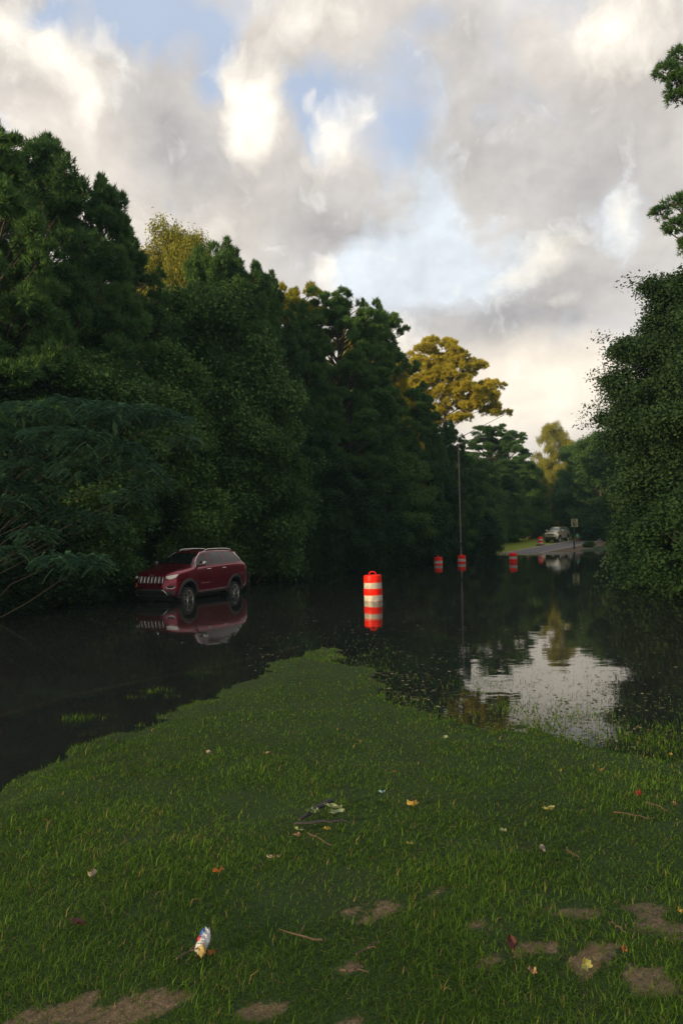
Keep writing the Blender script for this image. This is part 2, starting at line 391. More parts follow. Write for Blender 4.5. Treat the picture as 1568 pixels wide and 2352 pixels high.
# far road: a strip of asphalt climbing out of the flood
rv = []; rq = []
S_ = np.arange(-14, 90, 1.0); UW = np.linspace(0.15, 3.1, 6)
for s in S_:
    for u in UW:
        x, y = ROAD_A + ROAD_E * s + ROAD_N * u
        rv.append((x, y, .032 * min(s, 62) + .05 * u + .035))
for i in range(len(S_) - 1):
    for j in range(5): a = i * 6 + j; rq.append((a, a + 1, a + 7, a + 6))
road_m = simple('road_asphalt', (.15, .14, .15), .75, var=.25, scale=6, bump=.3, spec=.4)
ro = link('road', np_mesh('road', rv, [rq], smooth=True), road_m); tag(ro, kind='structure')
kb = MB()
for uoff in (3.18, 0.05):
    kb.tube([(*(ROAD_A + ROAD_E * s + ROAD_N * uoff), .032 * min(s, 62) + .05 * uoff + .07) for s in np.arange(-12, 80, 2.0)], .085, 6)
tag(kb.build('kerb', simple('kerb_concrete', (.28, .25, .21), .8, var=.2, scale=4)), kind='structure')
# drowned kerb beside the grass island
dk = [gp(px, py, -.09) for px, py in ((-260, 1735), (0, 1650), (150, 1607), (300, 1575), (450, 1545), (600, 1512), (760, 1470))]
tag(MB().tube(dk, .06, 6).build('drowned_kerb', simple('wet_kerb', (.24, .17, .095), .8, var=.3, scale=5)), kind='structure')

# ------------------------------------------------------------------ water
m, t, n, l, p = mat('flood_water'); n.remove(p)
tcn = n.new('ShaderNodeTexCoord')
def wn(scale, sx, sy, detail=3, r=.5):
    mp = n.new('ShaderNodeMapping'); mp.inputs['Scale'].default_value = (sx, sy, 1); l.new(tcn.outputs['Object'], mp.inputs[0])
    q = n.new('ShaderNodeTexNoise'); q.inputs['Scale'].default_value = scale; q.inputs['Detail'].default_value = detail; q.inputs['Roughness'].default_value = r; l.new(mp.outputs[0], q.inputs['Vector']); return q.outputs['Fac']
def wm(op, a, b):
    q = n.new('ShaderNodeMath'); q.operation = op
    for i, v in enumerate((a, b)):
        if isinstance(v, (int, float)): q.inputs[i].default_value = v
        else: l.new(v, q.inputs[i])
    return q.outputs[0]
hgt = wm('ADD', wm('MULTIPLY', wn(1.1, .8, 1.5), 1.0), wm('MULTIPLY', wn(5.0, .6, 1.6, 2), .16))
calm = n.new('ShaderNodeMapRange'); l.new(wn(.10, 1, 1, 2), calm.inputs[0]); calm.inputs[1].default_value = .35; calm.inputs[2].default_value = .7; calm.inputs[3].default_value = .45; calm.inputs[4].default_value = 1.3
hgt = wm('MULTIPLY', hgt, calm.outputs[0])
bp = n.new('ShaderNodeBump'); bp.inputs['Strength'].default_value = 1.0; bp.inputs['Distance'].default_value = .0030; l.new(hgt, bp.inputs['Height'])
fr = n.new('ShaderNodeFresnel'); fr.inputs[0].default_value = 1.33; l.new(bp.outputs[0], fr.inputs[1])
gl = n.new('ShaderNodeBsdfGlossy'); gl.inputs['Roughness'].default_value = .015; gl.inputs[0].default_value = (.95, .95, .95, 1); l.new(bp.outputs[0], gl.inputs['Normal'])
tr = n.new('ShaderNodeBsdfTransparent'); tr.inputs[0].default_value = (.45, .38, .28, 1)
df = n.new('ShaderNodeBsdfDiffuse'); df.inputs[0].default_value = (.026, .036, .040, 1)
m1 = n.new('ShaderNodeMixShader'); m1.inputs[0].default_value = .36; l.new(tr.outputs[0], m1.inputs[1]); l.new(df.outputs[0], m1.inputs[2])
m2 = n.new('ShaderNodeMixShader'); l.new(fr.outputs[0], m2.inputs[0]); l.new(m1.outputs[0], m2.inputs[1]); l.new(gl.outputs[0], m2.inputs[2])
l.new(m2.outputs[0], n['Material Output'].inputs[0])
wme = np_mesh('water', [(-61, -5.5, 0), (61, -5.5, 0), (61, 117, 0), (-61, 117, 0)], [[(0, 1, 2, 3)]])
tag(link('water', wme, m), kind='structure')

# ------------------------------------------------------------------ grass
def blades(n_, region, seed, hmin, hmax, wid, wetlim=-.10):
    rng = np.random.RandomState(seed); x0, x1, y0, y1 = region
    # more, finer blades close by
    y = y0 * (y1 / y0) ** rng.rand(n_)
    lim = np.minimum(.62 * y + 1.0, 99)
    x = (rng.rand(n_) * 2 - 1) * lim
    keep = (x > x0) & (x < x1); x, y = x[keep], y[keep]
    xj, yj = jit(x, y); ins = inside(xj, yj, POLY); h = H(x, y)
    dl = pdist(xj, yj, LS)
    prob = np.where(ins, 1.0, 0.0)
    wet = ~ins & (h > wetlim) & (dl > .9)
    drj = pdist(xj, yj, RS); open_ = .55 + 1.4 * sstep(1.2, 2.2, x) * sstep(6.5, 5.2, x)
    prob = np.where(wet, open_ * .55 * np.exp(-drj / (.60 + .35 * sstep(1.2, 2.2, x))) * (.15 + 1.3 * vnoise(x, y, .3, 41)) + .05, prob)
    prob = np.where(ins & (dl < .12), .5, prob)
    prob *= 1 - .82 * sand_mask(x, y) ** 1.3
    thin = sstep(.62, .85, vnoise(x, y, .35, 9)) * sstep(9, 5, y)
    prob *= 1 - .6 * thin
    # worn, thin turf at the lower right
    prob *= 1 - .30 * sstep(1.0, 3.0, x) * sstep(.4, .7, vnoise(x, y, .5, 11))
    k = rng.rand(len(x)) < prob; x, y, h = x[k], y[k], h[k]; n = len(x)
    d = np.hypot(x, y)
    ln = (hmin + (hmax - hmin) * rng.rand(n) ** 1.8) * (.75 + .6 * vnoise(x, y, .5, 3)); wd = wid * (.6 + .8 * rng.rand(n)) * np.clip((d / 3.2) ** .9, .85, 2.8)
    ln *= np.where(rng.rand(n) < .03, 1.5, 1.0); ln *= np.clip(1.2 - .05 * d, .68, 1.0); ln = np.where(h < .01, ln + np.clip(-h, 0, .10) + .02 * rng.rand(n), ln)
    ang = rng.rand(n) * 2 * PI + 0.0; lean = (.35 + 1.35 * rng.rand(n)) * np.where(h < .01, .5, 1.0)
    flow = vnoise(x, y, .8, 4) * 6.0; fx, fy = np.cos(flow), np.sin(flow)
    dx = np.cos(ang) * .9 + fx * .35; dy = np.sin(ang) * .9 + fy * .35
    dn = np.hypot(dx, dy) + 1e-6; dx /= dn; dy /= dn
    px_, py_ = -dy, dx
    tw = rng.rand(n) * 2 * PI; qx = px_ * np.cos(tw) * .6 + px_ * .5; qy = py_ * np.cos(tw) * .6 + py_ * .5
    ts = np.array([0, .5, 1.0]); V = np.zeros((n, 5, 3))
    for i, tt in enumerate(ts):
        bend = lean * tt ** 1.6
        cx = x + dx * ln * np.sin(np.minimum(bend, 1.35)) * tt; cy = y + dy * ln * np.sin(np.minimum(bend, 1.35)) * tt
        cz = h - .012 + ln * tt * np.cos(np.minimum(bend * .95, 1.4))
        hw = wd * (1 - tt ** 2.2) * .5
        if i < 2:
            V[:, 2 * i, 0] = cx - qx * hw; V[:, 2 * i, 1] = cy - qy * hw; V[:, 2 * i, 2] = cz
            V[:, 2 * i + 1, 0] = cx + qx * hw; V[:, 2 * i + 1, 1] = cy + qy * hw; V[:, 2 * i + 1, 2] = cz
        else: V[:, 4, 0] = cx; V[:, 4, 1] = cy; V[:, 4, 2] = cz
    b = np.arange(n) * 5
    q = np.stack([b, b + 1, b + 3, b + 2], 1); tr_ = np.stack([b + 2, b + 3, b + 4], 1)
    ti = rng.rand(n) ** 1.5 * (.40 + .50 * vnoise(x, y, .9, 6) + .35 * vnoise(x, y, .22, 7)); ti = np.where(rng.rand(n) < .05, .98, ti * .95)
    return V.reshape(-1, 3), q, tr_, np.repeat(ti, 5)
V, q, tr_, ti = blades(860000, (-9, 9, 1.7, 15.5), 1, .022, .072, .0037)
V2, q2, t2, ti2 = blades(14000, (-9, 9, 1.7, 9), 2, .045, .100, .0064)
q = np.concatenate([q, q2 + len(V)]); tr_ = np.concatenate([tr_, t2 + len(V)]); V = np.concatenate([V, V2]); ti = np.concatenate([ti, ti2])
tag(link('grass', np_mesh('grass', V, [q, tr_], tint=ti, smooth=True), grassm), 'short green grass covering the dry island and its drowned edge', 'grass', kind='stuff')

# ------------------------------------------------------------------ trees
def rot_basis(d, rng):
    """orthonormal frames whose first axis is d (n,3)"""
    n = len(d); a = rng.normal(size=(n, 3)); u = np.cross(d, a); u /= np.linalg.norm(u, axis=1, keepdims=True) + 1e-9
    return u, np.cross(d, u)
def leaf_cloud(kind, P, D, rng, size=1.0):
    """P positions, D outward directions -> V, quads, tris, tint"""
    n = len(P)
    if kind == 'needle':
        k = 20; Pn = np.repeat(P, k, 0); Dn = np.repeat(D, k, 0)
        up = np.array([0, 0, .45]); dirs = Dn * .9 + up + rng.normal(size=Pn.shape) * .62
        dirs /= np.linalg.norm(dirs, axis=1, keepdims=True)
        ln = (.15 + .12 * rng.rand(len(Pn))) * size; u, v = rot_basis(dirs, rng); wd = (.016 + .012 * rng.rand(len(Pn))) * size
        st = Pn + rng.normal(size=Pn.shape) * .05 * size
        mid = st + dirs * ln[:, None] * .45
        V = np.stack([st - u * wd[:, None], st + dirs * ln[:, None], st + u * wd[:, None]], 1).reshape(-1, 3)
        b = np.arange(len(Pn)) * 3
        ti = np.repeat(np.clip(np.repeat(rng.rand(n), k) * .6 + rng.rand(len(Pn)) * .4, 0, 1), 3)
        return V, np.stack([b, b + 1, b + 2], 1), ti
    if kind in ('leaf', 'vine'):
        k = 9; Pn = np.repeat(P, k, 0); Dn = np.repeat(D, k, 0)
        sp = .13 if kind == 'leaf' else .15
        st = Pn + rng.normal(size=Pn.shape) * sp * size
        nrm = Dn * .5 + np.array([0, 0, .7]) + rng.normal(size=Pn.shape) * .55; nrm /= np.linalg.norm(nrm, axis=1, keepdims=True)
        u, v = rot_basis(nrm, rng); ln = (.032 + .030 * rng.rand(len(Pn))) * size; wd = ln * (.55 + .2 * rng.rand(len(Pn)))
        if kind == 'vine': ln *= 1.15; wd *= 1.25
        fold = nrm * (wd * .25)[:, None]
        V = np.stack([st - u * ln[:, None], st - v * wd[:, None] + fold, st + u * ln[:, None] - nrm * (ln * .2)[:, None], st + v * wd[:, None] + fold], 1).reshape(-1, 3)
        b = np.arange(len(Pn)) * 4
        ti = np.repeat(np.clip(np.repeat(rng.rand(n), k) * .5 + rng.rand(len(Pn)) * .5, 0, 1), 4)
        return V, np.stack([b, b + 1, b + 2, b + 3], 1), ti
    if kind == 'frond':
        k = 9                                            # leaflet pairs along a drooping stalk
        hd = D.copy(); hd[:, 2] *= .2; hd += rng.normal(size=hd.shape) * [.45, .45, .12]; hd /= np.linalg.norm(hd, axis=1, keepdims=True)
        side = np.cross(hd, [0, 0, 1.0]); side /= np.linalg.norm(side, axis=1, keepdims=True) + 1e-9
        L_ = (.38 + .18 * rng.rand(n)) * size; Vs = []
        for i in range(k):
            tt = (i + .5) / k
            c0 = P + hd * (L_ * tt)[:, None] + np.array([0, 0, 1.0]) * (L_ * (.18 * tt - .75 * tt * tt))[:, None]
            pl = (.13 * np.sin(PI * (.15 + .8 * tt)))
            for sg in (-1, 1):
                tip = c0 + side * (sg * pl * size) + hd * (.05 * size) + np.array([0, 0, -.05 * size])
                w_ = hd * (.016 * size)
                Vs.append(np.stack([c0 - w_, tip - w_ * .6, tip + w_ * .6, c0 + w_], 1))
        V = np.stack(Vs, 1).reshape(-1, 3); nq = n * 2 * k; b = np.arange(nq) * 4
        ti = np.repeat(np.repeat(rng.rand(n), 2 * k), 4)
        return V, np.stack([b, b + 1, b + 2, b + 3], 1), ti

def clump_tree(key, clumps, kind, seed, per_m2=9.0, leafsize=1.0, trunk_h=None, trunk_r=.16, trunk_pts=None, sprigs=0, bare=0, limb=1.0, split=0, conn=1):
    """clumps: (x,y,z,rx,ry,rz). Returns (trunk mesh, crown mesh)"""
    rng = np.random.RandomState(seed); Ps = []; Ds = []; main = clumps
    if split:
        sub = []
        for (cx, cy, cz, rx, ry, rz) in clumps:
            for _ in range(split):
                d = rng.normal(size=3); d /= np.linalg.norm(d); d[2] = abs(d[2]) * .9 - .25; k = .30 + .26 * rng.rand(); q_ = .72 + .30 * rng.rand()
                sub.append((cx + d[0] * rx * q_, cy + d[1] * ry * q_, cz + d[2] * rz * q_, rx * k, ry * k, max(rz, rx * .6) * k * .85))
        clumps = sub
    top = max(c_[2] for c_ in clumps); trunk_h = trunk_h or top
    for (cx, cy, cz, rx, ry, rz) in clumps:
        area = 4 * PI * ((rx * ry) ** 1.6 / 3 + (rx * rz) ** 1.6 / 3 + (ry * rz) ** 1.6 / 3) ** (1 / 1.6)
        n = max(6, int(area * per_m2)); d = rng.normal(size=(n, 3)); d /= np.linalg.norm(d, axis=1, keepdims=True)
        low = d[:, 2] < -.2; d[low & (rng.rand(n) < .6), 2] *= -1
        rad = 1 - .42 * rng.rand(n) ** 1.5 + rng.normal(size=n) * .05
        Ps.append(np.array([cx, cy, cz]) + d * rad[:, None] * [rx, ry, rz]); Ds.append(d)
    if sprigs:                                           # long shoots that stand out of the outline
        for _ in range(sprigs):
            c_ = clumps[rng.randint(len(clumps))]; a = rng.rand() * 2 * PI; d = np.array([math.cos(a), math.sin(a), rng.rand() * 1.3 - .25]); d /= np.linalg.norm(d)
            s0 = np.array(c_[:3]) + d * np.array(c_[3:]) * .9; L_ = .5 + 1.1 * rng.rand(); k = int(L_ / .10)
            tt = np.linspace(0, 1, k)[:, None]; Ps.append(s0 + d * tt * L_ + np.array([0, 0, -.35]) * tt ** 2 * L_); Ds.append(np.repeat(d[None], k, 0))
    P = np.concatenate(Ps); D = np.concatenate(Ds)
    V, q, ti = leaf_cloud(kind, P, D, rng, leafsize)
    crown = np_mesh(key + '_crown', V, [q], tint=ti)
    mb = MB()
    tp = trunk_pts or [(0, 0, -.6), (.06, .02, trunk_h * .3), (-.08, .05, trunk_h * .6), (0, 0, trunk_h * .97)]
    k = len(tp); mb.tube(tp, [trunk_r * (1.15 - .95 * i / (k - 1)) for i in range(k)], 8)
    for (cx, cy, cz, rx, ry, rz) in main[::conn]:
        # branch from the trunk to the clump
        bz = max(.3, cz - .35 * math.hypot(cx, cy) - .2)
        fz = min(bz / max(tp[-1][2], .1), 1) * (k - 1); i = min(int(fz), k - 2); f = fz - i
        a = Vector(tp[i]).lerp(Vector(tp[i + 1]), f); b = Vector((cx, cy, cz - rz * .2)); md = a.lerp(b, .5) + Vector((0, 0, .12 * (b - a).length * (rng.rand() - .2)))
        r0 = (.025 + .010 * (b - a).length) * limb
        mb.tube([a, md, b], [r0, r0 * .7, r0 * .35], 5)
        for _ in range(3):
            d = rng.normal(size=3); d /= np.linalg.norm(d); e = b + Vector((d[0] * rx, d[1] * ry, abs(d[2]) * rz)) * .8
            mb.tube([b, b.lerp(e, .5) + Vector((0, 0, .05)), e], [r0 * .35, r0 * .25, .006], 4)
    for _ in range(bare):
        a = rng.rand() * 2 * PI; z0 = (.1 + .35 * rng.rand()) * trunk_h; L_ = 1.2 + 2 * rng.rand(); pts = [Vector((0, 0, z0))]; 
        for j in range(5): pts.append(pts[-1] + Vector((math.cos(a) * L_ / 5, math.sin(a) * L_ / 5, (rng.rand() - .45) * .35))); a += (rng.rand() - .5) * .8
        mb.tube(pts, [.014, .012, .010, .008, .006, .004], 5)
    return mb.mesh(key + '_trunk'), crown

def pine_clumps(seed, h, r, low=.12, dens=1.0, round_top=False):
    rng = random.Random(seed); out = []; z = h * low
    while z < h - .5:
        f = (z / h - low) / (1 - low)
        prof = (1 - f) ** .55 * (.55 + .45 * min(1, f * 5)) if not round_top else math.sqrt(max(0, 1 - ((f - .45) / .58) ** 2))
        Rr = r * max(prof, .12); k = max(2, int(round((2.6 + 2.6 * Rr) * dens)))
        for i in range(k):
            a = rng.random() * 2 * PI; rad = Rr * (.45 + .55 * rng.random())
            s = (.30 + .36 * rng.random()) * (1.15 - .40 * f); up = rng.random() < .35 + .3 * f
            out.append((math.cos(a) * rad * (1.12 if up else 1), math.sin(a) * rad * (1.12 if up else 1), z + rng.uniform(-.4, .4) + .20 * rad + (s * .5 if up else 0), s * (.75 if up else 1.3), s * (.75 if up else 1.3), s * (1.05 if up else .55)))
        z += rng.uniform(.44, .66)
    for i in range(7):
        a = i * 2.4; out.append((math.cos(a) * .55 * rng.uniform(.6, 1.4), math.sin(a) * .55 * rng.uniform(.6, 1.4), h - 1.0 - rng.random() * .9, .24, .24, .5))
    for i in range(4):
        out.append((rng.uniform(-.25, .25), rng.uniform(-.25, .25), h - .25 - i * .38, .26 + .05 * i, .26 + .05 * i, .42))
    return out
def oak_clumps(seed, h, r, low=.08, flat=.75):
    rng = random.Random(seed); out = []
    nlob = int(9 + h * 2.6)
    for i in range(nlob):
        f = (i + rng.random()) / nlob; z = h * (low + (1 - low) * f) * .96
        prof = math.sin(PI * min(1, max(.06, .12 + f * .86))) ** .55
        a = i * 2.399 + rng.uniform(-.5, .5); rad = r * prof * (.5 + .5 * rng.random()); s = r * (.22 + .20 * rng.random())
        out.append((math.cos(a) * rad, math.sin(a) * rad, z, s * 1.15, s * 1.15, s * flat))
    return out
TM = {}
TM['pineA'] = clump_tree('pine', pine_clumps(1, 16, 3.4), 'needle', 11, 24, .95, trunk_r=.2)
TM['pineB'] = clump_tree('pine', pine_clumps(2, 16, 3.0, .18), 'needle', 12, 24, .95, trunk_r=.2)
TM['pineC'] = clump_tree('pine', pine_clumps(3, 16, 3.9, .10), 'needle', 13, 20, 1.0, trunk_r=.22)
TM['pineR'] = clump_tree('pine', pine_clumps(4, 16, 3.6, .35, 1.0, True), 'needle', 14, 26, 1.0, split=5, trunk_r=.22)
TM['pineT'] = clump_tree('pine', pine_clumps(7, 16, 2.3, .45, .75, True), 'needle', 15, 24, 1.0, split=5, trunk_r=.16)
TM['oakA'] = clump_tree('oak', oak_clumps(5, 10, 3.2), 'leaf', 21, 36, 1.5, split=7, trunk_r=.16, sprigs=30)
TM['oakB'] = clump_tree('oak', oak_clumps(6, 10, 2.8), 'leaf', 22, 36, 1.5, split=7, trunk_r=.15, sprigs=30)
TM['oakL'] = clump_tree('oak', oak_clumps(17, 10, 3.4, .3), 'leaf', 27, 20, 1.15, trunk_r=.14, split=6)
TM['bushA'] = clump_tree('bush', oak_clumps(8, 4.2, 2.2, .0), 'leaf', 23, 40, 1.35, split=7, trunk_r=.07, sprigs=26)
TM['bushB'] = clump_tree('bush', oak_clumps(9, 4.2, 2.0, .0), 'vine', 24, 36, 1.15, split=7, trunk_r=.07, sprigs=30)
TM['vineA'] = clump_tree('vine', oak_clumps(10, 13, 3.3, .0), 'vine', 25, 30, 1.1, split=8, trunk_r=.22, sprigs=260)
TM['vineB'] = clump_tree('vine', oak_clumps(11, 13, 3.0, .0), 'vine', 26, 30, 1.1, split=8, trunk_r=.2, sprigs=220)
TREES = []; VAR = {}
def plant(name, key, loc, sx, sz, rz, fm, bm=None, label=None, cat='tree', group=None, sink=.0):
    t = empty(name, loc, rz); t.scale = (sx, sx, sz)
    for nm, me, mm in zip(('trunk', 'crown'), TM[key], (bm or bark, fm)):
        k = (key, nm, mm.name)
        if k not in VAR:
            if not me.materials: me.materials.append(mm); VAR[k] = me
            else: VAR[k] = me.copy(); VAR[k].materials[0] = mm
        o = bpy.data.objects.new(nm, VAR[k]); COL.objects.link(o); o.parent = t
    tag(t, label, cat, group); TREES.append(t); return t
NAT = {'pine': 16.5, 'oak': 10.6, 'bush': 4.6, 'vine': 13.8}
def tree_at(name, key, px, ytop, Y_, label, fm=None, wide=1.0, cat='tree', group=None, bm=None, rz=None):
    """trunk stands where the column px is at distance Y_; its top reaches the height seen at ytop"""
    tp = at(px, ytop, Y_); x = tp.x; z0 = h1(x, Y_); nat = NAT[key.rstrip('ABCRTL')]
    sz = (tp.z - z0) / nat
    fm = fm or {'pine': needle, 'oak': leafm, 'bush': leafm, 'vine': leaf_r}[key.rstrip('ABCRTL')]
    return plant(name, key, (x, Y_, z0), wide * min(max(sz, .7), 1.35), sz, rz if rz is not None else (px * 1.7) % 6.28, fm, bm, label, cat, group)

# the wood on the left, the trees whose outline can be told apart
G1 = 'pines and oaks of the wood left of the flooded street'
tree_at('pine_tree', 'pineB', -8, 262, 24, 'tall dark pine cut by the left picture edge, its tip the highest of the wood', wide=.95, group=G1)
tree_at('pine_tree', 'pineC', 100, 303, 28, 'massive dark pine above the feathery mimosa, second highest tip', wide=1.0, group=G1)
tree_at('pine_tree', 'pineA', 232, 380, 29, 'dark pine with ragged stepped side, just left of the yellowing tree top', wide=.72, group=G1)
tree_at('pine_tree', 'pineA', 300, 510, 33, 'shorter pine filling the gap between stepped pine and yellowing tree', wide=.9, group=G1)
tree_at('oak_tree', 'oakL', 385, 500, 41, 'broadleaf tree with yellowing sunlit top between dark pines', fm=leaf_y, wide=.7, group=G1)
tree_at('oak_tree', 'oakL', 432, 520, 40, 'thin yellow leafed tree just right of the first yellowing top', fm=leaf_y, wide=.45, group=G1)
tree_at('pine_tree', 'pineB', 462, 548, 37, 'slim dark pine with a single pointed tip beside the yellow leaves', wide=.6, group=G1)
tree_at('pine_tree', 'pineA', 525, 532, 37, 'pine with a broad double tip, tallest in the middle of the wood', wide=.85, group=G1)
tree_at('pine_tree', 'pineB', 585, 585, 39, 'narrow pine behind the double tipped one, top slightly lower', wide=.7, group=G1)
tree_at('pine_tree', 'pineA', 625, 610, 42, 'pine with spiky top in front of the gold lit crowns', wide=.75, group=G1)
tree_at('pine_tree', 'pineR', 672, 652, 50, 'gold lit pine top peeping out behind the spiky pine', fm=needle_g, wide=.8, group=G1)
tree_at('pine_tree', 'pineC', 700, 705, 45, 'dark pine below the gold lit pine top, left of the round headed pine', wide=.8, group=G1)
tree_at('pine_tree', 'pineR', 776, 668, 47, 'round headed green pine with sky showing through its branches', wide=.85, group=G1)
tree_at('pine_tree', 'pineT', 873, 706, 52, 'thin pine with a small isolated tuft top beside the sky', wide=.85, group=G1)
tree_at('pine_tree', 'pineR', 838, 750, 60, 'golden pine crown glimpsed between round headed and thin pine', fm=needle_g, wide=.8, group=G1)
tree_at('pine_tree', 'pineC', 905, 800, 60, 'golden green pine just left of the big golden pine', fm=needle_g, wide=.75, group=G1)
tree_at('pine_tree', 'pineA', 850, 835, 52, 'dark green pine under the thin pine, no tip above its neighbours', wide=.95, group=G1)
tree_at('pine_tree', 'pineC', 960, 880, 60, 'dark pine standing in front of the big golden pine', wide=.95, group=G1)
tree_at('pine_tree', 'pineA', 1035, 960, 66, 'dark green pine behind the lamp arm, below the golden crown', wide=.95, group=G1)
tree_at('oak_tree', 'oakA', 480, 640, 36, 'lighter green broadleaf tree under the double tipped pine', wide=.85, group=G1)
tree_at('oak_tree', 'oakB', 560, 800, 35, 'olive green broadleaf tree over the rear of the red car', wide=.9, group=G1)
tree_at('oak_tree', 'oakA', 365, 780, 31, 'dull green broadleaf tree behind the right end of the mimosa', wide=.9, group=G1)
tree_at('oak_tree', 'oakB', 160, 770, 26, 'low broadleaf tree with pale leaf shelf above the mimosa', wide=1.0, group=G1)
# rear and filling rows of the same wood
rng = random.Random(5)
GB = 'further pines inside the wood'
def wood_x(y): return float(xline(y, TREE_L))
for i in range(30):
    y = 25 + i * 1.75; back = 4.5 + rng.random() * 2.0; x = wood_x(y) - back * 1.0; yy = y + 2
    hh = rng.uniform(11.5, 13.8) if y < 42 else rng.uniform(11, 13.5)
    plant('pine_tree', rng.choice(['pineA', 'pineB', 'pineC']), (x, yy, h1(x, yy)), rng.uniform(.85, 1.1), hh / 16, rng.random() * 6.28, needle, None,
          'dark pine inside the dense wood, lower than the pines whose tips meet the sky', 'tree', GB)
for i in range(26):  # deepest row, out of sight, added to block the low sun
    y = 14 + i * 2.3; x = wood_x(y) - 11 - rng.random() * 4; hh = rng.uniform(11, 14.0)
    plant('pine_tree', rng.choice(['pineA', 'pineC']), (x, y + 4, h1(x, y + 4)), rng.uniform(1.0, 1.2), hh / 16, rng.random() * 6.28, needle, None,
          'unseen pine deep in the wood, added to shade the nearer pines from the sun', 'tree', 'pines deep in the wood')
def ordn(i):
    i += 1; return '%d%s' % (i, 'th' if 10 < i % 100 < 14 else {1: 'st', 2: 'nd', 3: 'rd'}.get(i % 10, 'th'))
GS = 'understorey trees along the flooded edge of the wood'
for i in range(27):
    y = 21 + i * 2.05; x = wood_x(y) - 1.8 - rng.random() * 1.0; k = rng.choice(['oakA', 'oakB']); hh = rng.uniform(5.5, 9.0)
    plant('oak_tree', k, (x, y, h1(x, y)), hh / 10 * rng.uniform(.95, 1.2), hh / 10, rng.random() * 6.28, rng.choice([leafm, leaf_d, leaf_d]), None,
          'dim understorey tree, %s along the flooded wood edge from the mimosa' % ordn(i), 'tree', GS)
GU = 'bushes hanging into the flood along the wood'
for i in range(34):
    y = 20 + i * 1.65; x = wood_x(y) - .8 - rng.random() * .6; k = rng.choice(['bushA', 'bushB']); hh = rng.uniform(2.6, 4.6)
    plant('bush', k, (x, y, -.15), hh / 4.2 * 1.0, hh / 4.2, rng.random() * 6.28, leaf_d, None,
          'dark bush hanging into the flood, %s along the wood edge from the mimosa' % ordn(i), 'bush', GU)

# mimosa with feathery fronds
def mimosa():
    r2 = random.Random(3); cl = []
    base = Vector((-10.4, 20.4, h1(-10.4, 20.4)))
    for (px, py, wx, wz, Y_) in [(60, 945, .9, .22, 20), (150, 935, .9, .25, 19.6), (250, 945, .9, .22, 19.4), (340, 950, .8, .2, 19.6), (390, 965, .55, .16, 19.8), (30, 1010, .9, .3, 20), (120, 1000, .8, .25, 19.2),
                                 (200, 1010, .9, .25, 18.9), (270, 1035, .7, .25, 19.0), (310, 1075, .7, .22, 19.2), (60, 1080, .9, .3, 19.6), (180, 1070, .7, .25, 19), (350, 1105, .6, .2, 19.6), (300, 1140, .6, .2, 20),
                                 (-20, 1120, .9, .3, 19.5), (30, 1160, .8, .25, 19.3), (130, 1290, .7, .2, 18.9), (200, 1290, .6, .2, 18.9), (80, 1230, .6, .2, 19.4), (240, 1190, .5, .16, 20.2), (100, 1130, .6, .2, 19.6), (160, 1180, .5, .2, 20),
                                 (20, 1270, .6, .2, 19.2), (420, 1010, .4, .14, 20), (-60, 980, 1.0, .3, 20), (-60, 1060, 1.0, .3, 20), (230, 960, .6, .3, 20.4), (0, 960, .7, .3, 20.6)]:
        q_ = at(px, py, Y_) - base; cl.append((q_.x, q_.y, q_.z, wx * .8, wx * .8, wz))
    TM['mimosa'] = clump_tree('mimosa', cl, 'frond', 31, 44, .68, limb=.14, trunk_pts=[(0, 0, -.5), (.3, -.1, 1.2), (.9, -.3, 2.6), (1.6, -.6, 4.3)], trunk_r=.07, bare=2)
    plant('mimosa_tree', 'mimosa', base, 1, 1, 0, frondm, simple('mimosa_bark', (.03, .027, .022), .85, var=.3, scale=12), 'spreading mimosa tree with feathery blue green fronds and pale bare twigs', 'tree')
mimosa()

# the big golden pine
def from_px(base, Y_, lst):
    out = []
    for (px, py, rx, rz, dy) in lst:
        q_ = at(px, py, Y_ + dy) - base; k = (Y_ + dy) / FD; out.append((q_.x, q_.y, q_.z, rx * k, rx * k, rz * k))
    return out
gb = Vector((at(1030, 1240, 74).x, 74, h1(at(1030, 1240, 74).x, 74)))
def fill_clumps(bigs, n_per, smin, smax, seed, flat=.62):
    rg = random.Random(seed); out = []
    for (px, py, rx, rz, dy) in bigs:
        for _ in range(max(3, int(n_per * rx * rz / 1000))):
            a = rg.random() * 2 * PI; u = rg.uniform(-1, 1); q_ = (.35 + .65 * rg.random() ** .5); h_ = math.sqrt(1 - u * u)
            out.append((px + rx * h_ * math.cos(a) * q_, py - rz * u * q_, rg.uniform(smin, smax), rg.uniform(smin, smax) * flat, dy + rx * 74 / FD * h_ * math.sin(a) * q_))
    return out
gl_ = fill_clumps([(1005, 815, 55, 42, 0), (965, 850, 38, 50, 0), (1040, 850, 45, 50, 0), (1000, 900, 62, 48, 0), (1065, 905, 55, 35, 0), (1105, 905, 42, 24, 0), (1130, 890, 30, 14, 0), (1030, 945, 60, 26, 0), (1100, 935, 40, 15, 0), (1085, 845, 26, 14, 0), (1110, 838, 10, 6, 0), (1150, 950, 30, 7, 0), (1122, 944, 26, 9, 0), (935, 890, 26, 24, 2), (975, 960, 40, 30, 0)], 17, 8, 14, 4)
TM['gold'] = clump_tree('gold', from_px(gb, 74, gl_), 'needle', 41, 19, 1.15, trunk_h=19, trunk_r=.26, limb=.5, conn=9)
plant('pine_tree', 'gold', gb, 1, 1, 0, needle_g, None, 'big round headed pine glowing gold against the sky above the street lamp', 'tree', G1)
